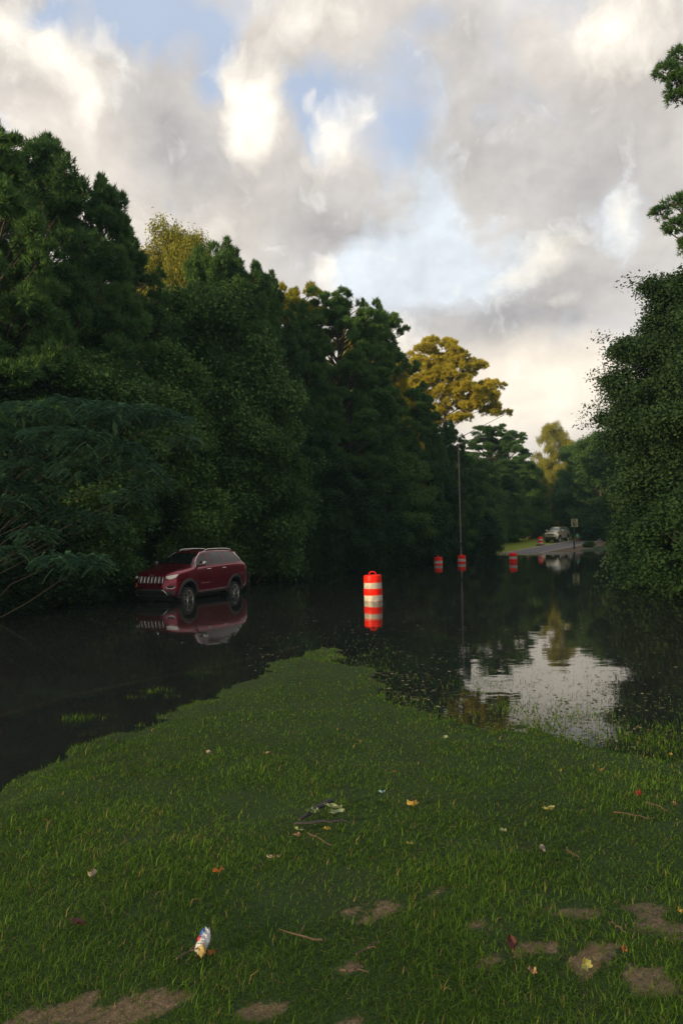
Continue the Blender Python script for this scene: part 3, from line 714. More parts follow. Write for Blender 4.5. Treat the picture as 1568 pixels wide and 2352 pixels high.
# loose dark pines right of it
tree_at('pine_tree', 'pineT', 1120, 972, 92, 'loose dark green pine under the golden branches with pale sky gaps', wide=1.5, group=G1)
tree_at('pine_tree', 'pineT', 1165, 985, 104, 'open crowned dark pine, the last before the pale sky gap', wide=1.4, group=G1)
tree_at('oak_tree', 'oakA', 1090, 1045, 84, 'rounded dark green tree just right of the lamp pole', wide=.9, group=G1)
tree_at('oak_tree', 'oakB', 1150, 1075, 94, 'rounded green tree over the start of the grass verge', wide=.95, group=G1)
tree_at('oak_tree', 'oakA', 1205, 1055, 106, 'mid green tree low under the sky gap, left of the tan car', wide=.85, group=G1)
tree_at('bush', 'bushA', 1160, 1195, 98, 'green bush behind the left end of the far grass verge', wide=1.6, cat='bush')
tree_at('bush', 'bushA', 1212, 1195, 108, 'green bush just left of the parked tan car', wide=1.5, cat='bush')
tree_at('bush', 'bushB', 1105, 1205, 84, 'dark bush at the water where the far verge begins', wide=1.6, cat='bush')
tree_at('oak_tree', 'oakB', 1125, 1110, 90, 'shorter dark green tree under the loose pines by the far verge', wide=.9, group=G1)
tree_at('oak_tree', 'oakA', 1180, 1120, 100, 'low green tree behind the far verge, between loose pines and tan car', wide=.9, group=G1)
tree_at('oak_tree', 'oakB', 1222, 1130, 108, 'small green tree close behind the bonnet of the tan car', wide=.9, group=G1)
# far middle
tree_at('oak_tree', 'oakL', 1270, 962, 125, 'tall loose tree with thin crown standing alone in the far gap', fm=leaf_y, wide=.66)
tree_at('oak_tree', 'oakA', 1235, 1090, 112, 'lime green lit tree below the far gap above the tan car', fm=leaf_y, wide=.62)
tree_at('oak_tree', 'oakA', 1262, 1140, 118, 'short green tree directly over the roof of the tan car', wide=.6)
tree_at('oak_tree', 'oakB', 1330, 1000, 112, 'bushy green tree right of the loose far tree', wide=.9)
tree_at('oak_tree', 'oakA', 1375, 985, 100, 'dense green tree between the far gap and the vine covered trees', wide=1.0)
tree_at('oak_tree', 'oakB', 1310, 1080, 104, 'lower olive tree over the person and the pale sign', wide=.72)
tree_at('pine_tree', 'pineB', 1245, 1100, 140, 'far pine trunk rising before the pale house', wide=.6)
tree_at('pine_tree', 'pineB', 1292, 1090, 138, 'far pine standing right of the tan car before the pale house', wide=.6)
tree_at('bush', 'bushB', 1352, 1218, 101, 'round dark bush hiding the lower half of the silver car', wide=.8, cat='bush')
tree_at('bush', 'bushA', 1352, 1243, 86, 'small leafy bush at the right edge of the far street', wide=.45, cat='bush')
for (px, yt, Y_, k) in ((1120, 1060, 115, 'oakA'), (1180, 1050, 130, 'oakB'), (1215, 1060, 150, 'pineC'), (1300, 1060, 165, 'oakA'), (1350, 1050, 150, 'pineC'), (1400, 1040, 150, 'oakB'), (1250, 1075, 175, 'oakB'), (1450, 1000, 130, 'oakA'), (1050, 1050, 120, 'oakB'), (1330, 1060, 185, 'oakA'), (1200, 1075, 190, 'oakA'), (1390, 1050, 190, 'oakB')):
    tree_at('oak_tree' if k[0] == 'o' else 'pine_tree', k, px, yt, Y_, 'distant green tree closing the view behind the far street', wide=1.5, group='distant trees behind the far street')

# the vine covered trees on the right
RB = ['under the third tree of the bank', 'between the huge and the third tree', 'below the left face of the huge tree', 'in front of the huge tree', 'at the right picture edge in front', 'fifth from the far street', 'second from the far street', 'closest to the far street', 'outside the right picture edge', 'farthest outside the right picture edge', 'lowest one, touching the sky reflection']
GR = 'vine covered trees right of the flooded street'
tree_at('vine_covered_tree', 'vineA', 1580, 585, 30, 'huge vine covered tree with long shoots against the sky, left face of the right mass', wide=.98, group=GR)
tree_at('vine_covered_tree', 'vineB', 1690, 520, 26, 'tallest vine covered tree, cut by the right picture edge', wide=1.1, group=GR)
tree_at('vine_covered_tree', 'vineB', 1560, 690, 36, 'vine covered tree just behind the huge one, slightly lower top', wide=.95, group=GR)
tree_at('vine_covered_tree', 'vineA', 1552, 830, 45, 'third vine covered tree further along the right bank', wide=1.15, group=GR)
tree_at('vine_covered_tree', 'vineB', 1530, 930, 58, 'low wide vine covered tree farthest along the right bank', wide=1.3, group=GR)
tree_at('vine_covered_tree', 'vineA', 1500, 985, 72, 'rounded green tree behind the right bank, next to the far street', wide=1.1, group=GR)
tree_at('vine_covered_tree', 'vineA', 1800, 520, 22, 'vine covered tree just beyond the right picture edge', wide=1.1, group=GR)
for i, (px, yt, Y_) in enumerate(((1500, 1150, 42), (1515, 1120, 36), (1530, 1130, 31), (1575, 1100, 28), (1630, 1080, 25), (1475, 1180, 52), (1455, 1192, 62), (1450, 1200, 72), (1680, 1100, 22), (1760, 1120, 20), (1580, 1180, 27))):
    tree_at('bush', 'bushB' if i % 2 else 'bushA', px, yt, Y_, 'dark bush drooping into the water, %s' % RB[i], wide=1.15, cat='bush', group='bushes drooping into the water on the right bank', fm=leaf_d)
# tall pine whose tufts enter at the right edge
pb = Vector((13.6, 24, h1(13.6, 24)))
pl_ = from_px(pb, 24, [(1558, 130, 24, 22, 0), (1530, 165, 30, 22, 0), (1560, 190, 36, 28, 0), (1552, 225, 24, 18, .3), (1600, 170, 40, 40, 0), (1515, 490, 22, 12, 0), (1545, 470, 26, 14, 0), (1550, 520, 26, 16, 0), (1570, 460, 24, 18, .2), (1540, 535, 14, 9, 0), (1575, 570, 18, 30, 0), (1600, 500, 40, 26, 0),
                      (1660, 80, 60, 50, 0), (1720, 200, 60, 50, 1), (1700, 20, 60, 50, 0), (1720, 330, 60, 40, 1), (1800, 120, 60, 50, 0), (1690, 440, 50, 40, -1), (1780, 450, 60, 40, 0)])
TM['edge'] = clump_tree('edge', pl_, 'needle', 43, 45, .62, trunk_h=20, trunk_r=.26)
plant('pine_tree', 'edge', pb, 1, 1, 0, needle, None, 'tall pine whose two dark tufts reach into the sky at the right edge', 'tree')

# ------------------------------------------------------------------ pale house beyond the far street
def house():
    hx, hy = at(1290, 1190, 150).x, 150; z0 = h1(hx, hy)
    t = empty('house', (hx, hy, z0), R(-8))
    MB().box((0, 0, 1.9), (26, 8, 4.0)).build('wall', simple('house_wall', (.62, .58, .50), .8, var=.08, scale=2), t, smooth=False)
    rf = MB().add([(-13.5, -4.6, 3.85), (13.5, -4.6, 3.85), (13.5, 4.6, 3.85), (-13.5, 4.6, 3.85), (-13.5, 0, 6.3), (13.5, 0, 6.3)], [(0, 1, 5, 4), (2, 3, 4, 5), (0, 4, 3), (1, 2, 5), (0, 3, 2, 1)])
    rf.build('roof', simple('roof_shingles', (.12, .10, .09), .9, var=.3, scale=8), t, smooth=False)
    gm_ = simple('window_glass', (.03, .035, .04), .08, var=.05); fmt = simple('window_trim', (.7, .69, .66), .6, var=.05)
    for x in (-10, -6, -2, 2.5, 6.5, 10.5):
        f = MB().box((x, -4.02, 2.0), (1.5, .10, 1.5)).build('window', fmt, t, smooth=False)
        MB().box((x, -4.09, 2.0), (1.25, .05, 1.25)).build('pane', gm_, f, smooth=False)
    tag(t, 'pale low house glimpsed between trunks behind the parked tan car', 'house')
house()
# ------------------------------------------------------------------ vehicles
def interp(x, tab):
    xs = [a for a, _ in tab]; ys = [b for _, b in tab]
    if x <= xs[0]: return ys[0]
    if x >= xs[-1]: return ys[-1]
    for i in range(len(xs) - 1):
        if x <= xs[i + 1]:
            f = (x - xs[i]) / (xs[i + 1] - xs[i]); return ys[i] * (1 - f) + ys[i + 1] * f
TOP = [(-2.40, .92), (-2.385, 1.08), (-2.34, 1.19), (-2.22, 1.34), (-2.02, 1.60), (-1.93, 1.665), (-1.80, 1.695), (-1.4, 1.725), (-.8, 1.74), (-.2, 1.735), (.15, 1.705), (.36, 1.655), (.60, 1.55), (.90, 1.39), (1.12, 1.265), (1.22, 1.225), (1.5, 1.185), (1.9, 1.125), (2.15, 1.065), (2.27, 1.015), (2.325, .96), (2.375, .80), (2.40, .55)]
WID = [(-2.40, .74), (-2.37, .85), (-2.28, .905), (-2.1, .935), (-1.6, .955), (-1, .965), (0, .965), (1, .96), (1.6, .955), (1.9, .935), (2.08, .895), (2.2, .835), (2.29, .75), (2.35, .64), (2.40, .50)]
BELT = [(-2.4, 1.05), (-2.2, 1.20), (-1.9, 1.225), (0, 1.19), (1.0, 1.16), (1.5, 1.10), (2.1, 1.00), (2.3, .90), (2.4, .55)]
WROOF = [(-2.4, .72), (-2.2, .66), (-1.9, .62), (-1, .62), (0, .615), (.36, .60), (.9, .70), (1.15, .78), (1.5, .80), (2.1, .76), (2.3, .62), (2.4, .45)]
ZBOT = [(-2.4, .45), (-2.3, .36), (-1.9, .30), (1.9, .27), (2.25, .30), (2.4, .42)]
def zf(z): return .30 + (z - .30) * 1.07 + .19
def section(y):
    w_ = interp(y, WID); zt = interp(y, TOP); zb = interp(y, ZBOT); be = min(interp(y, BELT), zt - .05); wr = min(interp(y, WROOF), w_ * .97)
    be = max(be, zb + .10); zt = max(zt, be + .03)
    pts = [(0, zb), (.7 * w_, zb), (.94 * w_, zb + .02), (.975 * w_, zb + .3 * (be - zb) * .4)]
    for f, k in ((.35, .99), (.55, 1.0), (.72, .992), (.86, .975), (.95, .955), (1.0, .935)):
        pts.append((k * w_, zb + (be - zb) * f))
    gw = .915 * w_; g = zt - be; wr2 = min(wr, gw)
    top_side = zt - min(.10, g * .35)
    for f in (.12, .4, .7, 1.0):
        bulge = .035 * math.sin(PI * f) * min(1, g / .4)
        pts.append((gw + (wr2 - gw) * f + bulge, be + .01 + (top_side - be - .01) * f))
    for kx, kz in ((.95, .55), (.86, .82), (.65, .95), (.33, 1.0)):
        pts.append((wr2 * kx, top_side + (zt - top_side) * kz))
    pts.append((0, zt + .006))
    return [(a, zf(b)) for a, b in pts]
YS = [-2.40, -2.385, -2.36, -2.32, -2.26, -2.2, -2.1, -2.0, -1.93, -1.86, -1.75, -1.6, -1.4, -1.2, -1.0, -.8, -.6, -.4, -.2, 0, .15, .26, .36, .46, .56, .68, .8, .9, 1.0, 1.1, 1.16, 1.25, 1.4, 1.6, 1.8, 1.95, 2.08, 2.18, 2.25, 2.30, 2.34, 2.375, 2.40]
def make_suv(mats, kind, label, cat='car', style=0):
    paint, chrome, black, glass, tyre, lampm, plastic = mats
    root = empty(kind, (0, 0, 0))
    V = []; F = []; S = [section(y) for y in YS]; K = len(S[0]); ring = 2 * K - 2
    for y, s in zip(YS, S):
        V += [(x, y, z) for x, z in s] + [(-x, y, z) for x, z in s[-2:0:-1]]
    for i in range(len(YS) - 1):
        for k in range(ring): a = i * ring + k; b = i * ring + (k + 1) % ring; F.append((a, b, b + ring, a + ring))
    F.append(tuple(range(ring))); F.append(tuple((len(YS) - 1) * ring + k for k in range(ring))[::-1])
    mb = MB().add(V, F); me = mb.mesh('body')
    bm = bmesh.new(); bm.from_mesh(me); bmesh.ops.recalc_face_normals(bm, faces=bm.faces); bm.to_mesh(me); 
    bvh = BVHTree.FromBMesh(bm); bm.free()
    tmp = link('body', me, paint)
    WY = (1.50, -1.415); AR = .47; AZ = .53
    cut = MB()
    for wy in WY: cut.lathe([(AR, -1.2), (AR, 1.2)], 40, Matrix.Translation((0, wy, AZ)) @ Matrix.Rotation(PI / 2, 4, 'Y'))
    co = cut.build('cutter', black, smooth=False)
    bmod = tmp.modifiers.new('b', 'BOOLEAN'); bmod.operation = 'DIFFERENCE'; bmod.object = co; bmod.solver = 'EXACT'
    dg = bpy.context.evaluated_depsgraph_get(); me2 = bpy.data.meshes.new_from_object(tmp.evaluated_get(dg)); 
    tmp.modifiers.clear(); tmp.data = me2; me2.polygons.foreach_set('use_smooth', [True] * len(me2.polygons))
    try: me2.set_sharp_from_angle(angle=R(35))
    except Exception: pass
    bpy.data.objects.remove(co); tmp.parent = root; body = tmp
    AX = {'side': lambda a, b, s: (Vector((3 * s, a, b)), Vector((-s, 0, 0))), 'front': lambda a, b, s: (Vector((a, 4, b)), Vector((0, -1, 0))), 'rear': lambda a, b, s: (Vector((a, -4, b)), Vector((0, 1, 0))), 'top': lambda a, b, s: (Vector((a, b, 4)), Vector((0, 0, -1)))}
    def hit(ax, a, b, s=1, off=.006, raw=False):
        if ax != 'top' and not raw: b = zf(b)
        o, d = AX[ax](a, b, s); h_, nn, _, _ = bvh.ray_cast(o, d)
        if h_ is None: return None
        if nn.dot(d) > 0: nn = -nn
        return h_ + nn * off
    def patch(name, poly, ax, m_, parent, s=1, off=.008, dense=.06, rings=6):
        """a panel that follows the body skin, with a turned-in rim"""
        pts = []
        for i, p in enumerate(poly):
            q_ = poly[(i + 1) % len(poly)]; L_ = math.hypot(q_[0] - p[0], q_[1] - p[1]); k = max(1, int(L_ / dense))
            for j in range(k): pts.append((p[0] + (q_[0] - p[0]) * j / k, p[1] + (q_[1] - p[1]) * j / k))
        cx = sum(p[0] for p in pts) / len(pts); cy = sum(p[1] for p in pts) / len(pts); n_ = len(pts); vs = []; last = None
        for r_ in range(rings + 1):
            f = 1 - r_ / rings * .97
            for p in pts:
                v = hit(ax, cx + (p[0] - cx) * f, cy + (p[1] - cy) * f, s, off); last = v or last; vs.append(v or last or Vector((0, 0, 0)))
        fs = [(r_ * n_ + k, r_ * n_ + (k + 1) % n_, (r_ + 1) * n_ + (k + 1) % n_, (r_ + 1) * n_ + k) for r_ in range(rings) for k in range(n_)]
        fs.append(tuple(rings * n_ + k for k in range(n_)))
        o = len(vs); last = None
        for p in pts: v = hit(ax, p[0], p[1], s, -.012); last = v or last; vs.append(v or last or Vector((0, 0, 0)))
        fs += [(k, o + k, o + (k + 1) % n_, (k + 1) % n_) for k in range(n_)]
        b_ = MB().add(vs, fs).mesh(name, True, 50); bm_ = bmesh.new(); bm_.from_mesh(b_); bmesh.ops.recalc_face_normals(bm_, faces=bm_.faces); bm_.to_mesh(b_); bm_.free()
        return link(name, b_, m_, parent)
    def trim(name, path, ax, m_, parent, s=1, r=.012, off=.006, closed=False):
        pts = []
        seg = list(zip(path, path[1:] + ([path[0]] if closed else [])))
        for p, q_ in seg if closed else seg[:len(path) - 1]:
            L_ = math.hypot(q_[0] - p[0], q_[1] - p[1]); k = max(1, int(L_ / .06))
            for j in range(k): pts.append((p[0] + (q_[0] - p[0]) * j / k, p[1] + (q_[1] - p[1]) * j / k))
        if not closed: pts.append(path[-1])
        v = [hit(ax, a, b, s, off) for a, b in pts]; v = [x for x in v if x is not None]
        return MB().tube(v, r, 6, closed).build(name, m_, parent)
    # glass
    patch('windshield', [(-.80, 1.10), (.80, 1.10), (.56, .43), (-.56, .43)], 'top', glass, root, off=.006, rings=8)
    patch('rear_window', [(-.62, 1.24), (.62, 1.24), (.50, 1.56), (-.50, 1.56)], 'rear', glass, root, off=.006)
    for s in (1, -1):
        fd = [(.96, 1.20), (.16, 1.225), (.16, 1.61), (.30, 1.595), (.50, 1.51), (.74, 1.36)]
        rd = [(.10, 1.228), (-.80, 1.25), (-.80, 1.635), (.10, 1.62)]
        qw = [(-.86, 1.252), (-1.92, 1.275), (-1.70, 1.57), (-1.52, 1.61), (-.86, 1.635)]
        for poly in (fd, rd, qw): patch('side_window', poly, 'side', glass, root, s)
        trim('window_trim', [(1.02, 1.175), (.5, 1.19), (-.8, 1.222), (-1.99, 1.25), (-1.74, 1.60), (-1.52, 1.65), (-.8, 1.672), (.1, 1.66), (.33, 1.632), (.6, 1.50), (1.02, 1.18)], 'side', chrome, root, s, .013)
        # door shuts, rocker and arches
        for yy in (1.02, .13, -.84): trim('door_seam', [(yy, 1.15), (yy, .50)], 'side', black, root, s, .006, -.001)
        patch('rocker_panel', [(1.00, .29), (-.92, .30), (-.92, .38), (1.00, .36)], 'side', plastic, root, s, .016)
        trim('rocker_strip', [(1.00, .385), (-.9, .405)], 'side', chrome if style == 0 else plastic, root, s, .007, .014)
        for wy in WY:
            vs = []; fs = []; nA = 32; prev = [None] * 4
            for i in range(nA + 1):
                a = R(-12 + 204 * i / nA)
                for j, (rr, oo) in enumerate(((AR - .035, -.03), (AR - .03, .022), (AR + .055, .020), (AR + .068, -.004))):
                    v = hit('side', wy + rr * math.cos(a), AZ + rr * math.sin(a), s, oo, True); v = v or prev[j]
                    if v is None: v = Vector((s * .9, wy + rr * math.cos(a), AZ + rr * math.sin(a)))
                    prev[j] = v; vs.append(Vector((v.x, wy + rr * math.cos(a), AZ + rr * math.sin(a))))
                if i: fs += [((i - 1) * 4 + j, (i - 1) * 4 + j + 1, i * 4 + j + 1, i * 4 + j) for j in range(3)]
            MB().add(vs, fs).build('arch_trim', plastic, root)
            MB().lathe([(AR - .01, -.33), (AR - .01, 0)], 28, Matrix.Translation((s * .86, wy, AZ)) @ Matrix.Rotation(s * PI / 2, 4, 'Y'), False).build('wheel_well', black, root)
        for yy in (.30, -.66):
            v = hit('side', yy, 1.09, s, .02); MB().tube([v + Vector((0, -.09, -.004)) - Vector((s * .02, 0, 0)), v + Vector((s * .02, -.06, 0)), v + Vector((s * .02, .06, .004)), v + Vector((-s * .02, .09, 0))], .014, 8).build('door_handle', chrome, root)
        # mirrors
        mv = hit('side', .93, 1.21, s, .0); c0 = Vector((s * 1.06, .84, zf(1.29)))
        ml = MB().lathe([(.02, -.14), (.085, -.12), (.115, -.04), (.12, .04), (.10, .10), (.03, .135)], 16, Matrix.Translation(c0) @ Matrix.Rotation(PI / 2, 4, 'Y') @ Matrix.Scale(.85, 4, (1, 0, 0)) @ Matrix.Scale(.75, 4, (0, 1, 0)))
        mo = ml.build('mirror', chrome, root)
        MB().tube([mv - Vector((s * .03, 0, 0)), c0 - Vector((0, 0, .06))], [.035, .03], 8).build('mirror_stalk', black, mo)
        # roof rail
        pr = []
        for y_, dz in ((.05, .0), (-.02, .035), (-.2, .045), (-.9, .045), (-1.45, .045), (-1.60, .035), (-1.68, .0)):
            v = hit('top', s * .555, y_, 1, 0); pr.append(v + Vector((0, 0, dz + .006)))
        MB().tube(pr, .017, 8).build('roof_rail', chrome, root)
        # lamps
        hl = [(.60, .94), (.66, .945), (.80, .975), (.87, .985), (.85, .90), (.78, .855), (.70, .845), (.65, .86), (.60, .865)]
        hp = [(s * a, b) for a, b in hl]
        bz = patch('headlight_bezel', [(s * (.73 + (a - .73) * 1.14), .91 + (b - .91) * 1.25) for a, b in hl], 'front', black, root, off=.004)
        hd = patch('headlight', hp, 'front', lampm, root, off=.016)
        trim('headlight_rim', hp, 'front', chrome, hd, 1, .008, .016, True)
        fo = [(s * (.74 + .10 * math.cos(a)), .60 + .045 * math.sin(a)) for a in np.linspace(0, 2 * PI, 14)[:-1]]
        if style == 0:
            fg = patch('fog_light', fo, 'front', black, root, off=.01); trim('fog_light_rim', [(s * (.74 + .105 * math.cos(a)), .60 + .05 * math.sin(a)) for a in np.linspace(R(160), R(380), 12)], 'front', chrome, fg, 1, .009, .012)
        tl = patch('tail_light', [(s * .60, .98), (s * .84, .98), (s * .86, 1.14), (s * .66, 1.12)], 'rear', MATS['tail_red'], root, off=.012)
        patch('tail_light', [(-2.33, .96), (-2.06, 1.0), (-2.10, 1.10), (-2.31, 1.10)], 'side', MATS['tail_red'], root, s, .010)
        for wy in WY:
            W_ = Matrix.Translation((s * .80, wy, .385)) @ Matrix.Rotation(s * PI / 2, 4, 'Y')
            ty = MB().lathe([(.262, -.115), (.30, -.125), (.355, -.12), (.378, -.095), (.385, -.05), (.385, .05), (.378, .095), (.355, .12), (.30, .125), (.262, .115), (.262, -.115)], 44, W_, False).build('wheel', tyre, root)
            rm = MB().lathe([(.262, .11), (.268, .118), (.258, .122), (.245, .105), (.24, .02), (.235, -.09), (.255, -.10)], 40, W_, False)
            rm.lathe([(.0, .095), (.03, .095), (.036, .088), (.05, .075), (.062, .05), (.062, -.08), (0, -.08)], 18, W_)
            for k in range(5):
                for dd in (-.13, .13):
                    a = 2 * PI * k / 5 + .31 + dd; a2 = 2 * PI * k / 5 + .31 + dd * 1.7
                    p0 = Vector((math.cos(a) * .045, math.sin(a) * .045, .072)); p1 = Vector((math.cos(a2) * .25, math.sin(a2) * .25, .100))
                    rm.tube([W_ @ p0, W_ @ p0.lerp(p1, .5), W_ @ p1], [.024, .019, .022], 6)
            rm.build('rim', alloy, ty)
            MB().lathe([(.0, -.02), (.17, -.02), (.17, -.035), (0, -.035)], 24, W_).build('brake_disc', black, ty)
    # nose
    if style == 0:
        gp_ = patch('grille', [(-.56, .93), (.56, .93), (.54, .70), (-.54, .70)], 'front', paint, root, off=.012)
        for k in range(7):
            cx = (k - 3) * .150; sl_ = [(cx - .050, .918), (cx + .050, .918), (cx + .046, .725), (cx - .046, .725)]
            q_ = patch('grille_slot', sl_, 'front', black, root, off=.016, dense=.03, rings=2); trim('slot_rim', sl_, 'front', chrome, q_, 1, .009, .018, True)
        patch('lower_bumper', [(-.84, .47), (-.70, .46), (-.58, .54), (.58, .54), (.70, .46), (.84, .47), (.80, .31), (-.80, .31)], 'front', plastic, root, off=.014, dense=.04)
        lo = [(-.54, .50), (.54, .50), (.66, .36), (.62, .34), (-.62, .34), (-.66, .36)]
        li = patch('lower_grille', lo, 'front', black, root, off=.020); trim('lower_grille_rim', lo, 'front', chrome, li, 1, .010, .024, True)
        patch('marker_lamp', [(.58, .70), (.66, .71), (.64, .64), (.59, .63)], 'front', MATS['amber'], root, off=.010)
    else:
        gl2 = patch('grille', [(-.50, .95), (.50, .95), (.47, .80), (-.47, .80)], 'front', black, root, off=.012)
        trim('grille_rim', [(-.50, .95), (.50, .95), (.47, .80), (-.47, .80)], 'front', chrome, gl2, 1, .012, .018, True)
        patch('lower_bumper', [(-.74, .55), (.74, .55), (.70, .32), (-.70, .32)], 'front', plastic, root, off=.014)
    patch('rear_bumper', [(-.84, .62), (.84, .62), (.80, .40), (-.80, .40)], 'rear', plastic, root, off=.014)
    # underside, so that no daylight shows beneath the wheel arches
    MB().box((0, 0, .46), (1.15, 4.3, .24)).build('chassis', black, root, smooth=False)
    tag(root, label, cat)
    def text(name, s, size, M_, m_):
        cu = bpy.data.curves.new(name, 'FONT'); cu.body = s; cu.size = size; cu.extrude = .004; cu.align_x = 'CENTER'; cu.align_y = 'CENTER'
        ob = bpy.data.objects.new(name, cu); COL.objects.link(ob); dg = bpy.context.evaluated_depsgraph_get()
        me_ = bpy.data.meshes.new_from_object(ob.evaluated_get(dg)); bpy.data.objects.remove(ob)
        o = link(name, me_, m_, root); o.matrix_local = M_; return o
    return root, hit, text

def carpaint(name, base, flake, rough=.32):
    m, t, n, l, p = mat(name); p.inputs['Base Color'].default_value = (*base, 1); p.inputs['Metallic'].default_value = .70; p.inputs['Roughness'].default_value = rough
    tcn = n.new('ShaderNodeTexCoord'); no = n.new('ShaderNodeTexNoise'); no.inputs['Scale'].default_value = 260; l.new(tcn.outputs['Object'], no.inputs['Vector'])
    mx = n.new('ShaderNodeMix'); mx.data_type = 'RGBA'; l.new(no.outputs['Fac'], mx.inputs['Factor']); mx.inputs[6].default_value = (*base, 1); mx.inputs[7].default_value = (*flake, 1); l.new(mx.outputs[2], p.inputs['Base Color'])
    n2 = n.new('ShaderNodeTexNoise'); n2.inputs['Scale'].default_value = 3.5; n2.inputs['Detail'].default_value = 6; l.new(tcn.outputs['Object'], n2.inputs['Vector'])
    mr = n.new('ShaderNodeMapRange'); mr.inputs[3].default_value = .02; mr.inputs[4].default_value = .07; l.new(n2.outputs['Fac'], mr.inputs[0]); l.new(mr.outputs[0], p.inputs['Coat Roughness'])
    p.inputs['Coat Weight'].default_value = 1.0
    MATS[name] = m; return m
chrome = simple('chrome', (.90, .88, .85), .26, 1.0, var=.05); alloy = simple('alloy_rim', (.40, .39, .36), .28, .85, var=.05); black = simple('black_plastic', (.012, .012, .013), .5, var=.2)
plastic = simple('grey_cladding', (.030, .032, .036), .5, var=.2, spec=.6); tyre = simple('tyre_rubber', (.016, .016, .017), .8, var=.2)
glass = simple('tinted_glass', (.006, .008, .008), .04, var=.1, spec=.5, coat=0.); lampm = simple('lamp_lens', (.80, .78, .68), .15, .0, var=.2, scale=30, coat=1.0)
simple('tail_red', (.30, .01, .01), .15, coat=1.0); simple('amber', (.75, .20, .02), .3)
red = carpaint('maroon_paint', (.13, .002, .014), (.32, .005, .045), .26)
tan = carpaint('tan_paint', (.62, .56, .38), (.74, .68, .50)); silver = carpaint('silver_paint', (.55, .56, .58), (.65, .66, .68))

suv, hit, text = make_suv((red, chrome, black, glass, tyre, lampm, plastic), 'parked_car', 'dark red sport utility vehicle standing wheel deep in flood water by the left wood')
fw = gp(699 * .6272, 2199 * .6272, 0); rw = gp(871 * .6272, 2174 * .6272, 0)
fwd = (fw - rw).normalized(); left = Vector((-fwd.y, fwd.x, 0)).normalized()
hd_ang = math.atan2(fwd.y, fwd.x) - PI / 2
ctr = (fw + rw) / 2 - (Vector((fwd.x, fwd.y, 0)) * ((1.50 - 1.415) / 2)) - left * .90
suv.location = (ctr.x - .10, ctr.y, -.30); suv.rotation_euler = (0, 0, hd_ang)
v = hit('front', 0.0, .975, 1, .008)
text('bonnet_badge', 'Jeep', .11, Matrix.Translation(v + Vector((0, .0, .0))) @ Matrix.Rotation(PI, 4, 'Z') @ Matrix.Rotation(R(62), 4, 'X'), chrome)
for s in (1, -1):
    v = hit('side', .55, .64, s, .006)
    text('door_badge', 'GRAND CHEROKEE', .062, Matrix.Translation(v) @ Matrix.Rotation(s * PI / 2, 4, 'Z') @ Matrix.Rotation(PI / 2, 4, 'X'), chrome)

tcar, hit2, _ = make_suv((tan, chrome, black, simple('clear_glass', (.10, .12, .11), .06, var=.2, coat=.8), tyre, lampm, plastic), 'parked_car', 'small tan sport utility vehicle parked on the far grass verge', style=1)
tp = at(1279, 1243.5, 97); tz = h1(tp.x, tp.y); tcar.location = (tp.x, tp.y, tz + .02); tcar.rotation_euler = (R(-1.5), 0, hd_ang - .22)
def copy_tree(o, parent=None):
    c_ = o.copy(); COL.objects.link(c_); c_.parent = parent
    for ch in list(o.children): copy_tree(ch, c_)
    return c_
scar = copy_tree(tcar); sp_ = at(1356, 1215, 112); scar.location = (sp_.x, sp_.y, h1(sp_.x, sp_.y) + .02); scar.rotation_euler = (0, 0, hd_ang - .35)
scar['label'] = 'pale silver car half hidden behind foliage further up the far street'
for ch in scar.children:
    if ch.name.startswith('body'): ch.data = ch.data.copy(); ch.data.materials.clear(); ch.data.materials.append(silver)

# ------------------------------------------------------------------ traffic barrels
orange = simple('barrel_orange', (.88, .016, .004), .45, var=.12, scale=9, spec=.2)
m, t, n, l, p = mat('reflective_tape'); tcn = n.new('ShaderNodeTexCoord'); vo = n.new('ShaderNodeTexVoronoi'); vo.inputs['Scale'].default_value = 90; l.new(tcn.outputs['Object'], vo.inputs['Vector'])
no = n.new('ShaderNodeTexNoise'); no.inputs['Scale'].default_value = 7; no.inputs['Detail'].default_value = 8; l.new(tcn.outputs['Object'], no.inputs['Vector'])
r_ = n.new('ShaderNodeValToRGB'); r_.color_ramp.elements[0].color = (.34, .32, .28, 1); r_.color_ramp.elements[1].color = (.72, .69, .62, 1); r_.color_ramp.elements[0].position = .25; r_.color_ramp.elements[1].position = .7; l.new(no.outputs['Fac'], r_.inputs[0])
mx = n.new('ShaderNodeMix'); mx.data_type = 'RGBA'; mx.blend_type = 'MULTIPLY'; mx.inputs['Factor'].default_value = .35; l.new(r_.outputs[0], mx.inputs[6]); l.new(vo.outputs['Color'], mx.inputs[7])
l.new(mx.outputs[2], p.inputs['Base Color']); p.inputs['Roughness'].default_value = .38; tape = m
rubber = simple('barrel_base_rubber', (.015, .015, .016), .8)
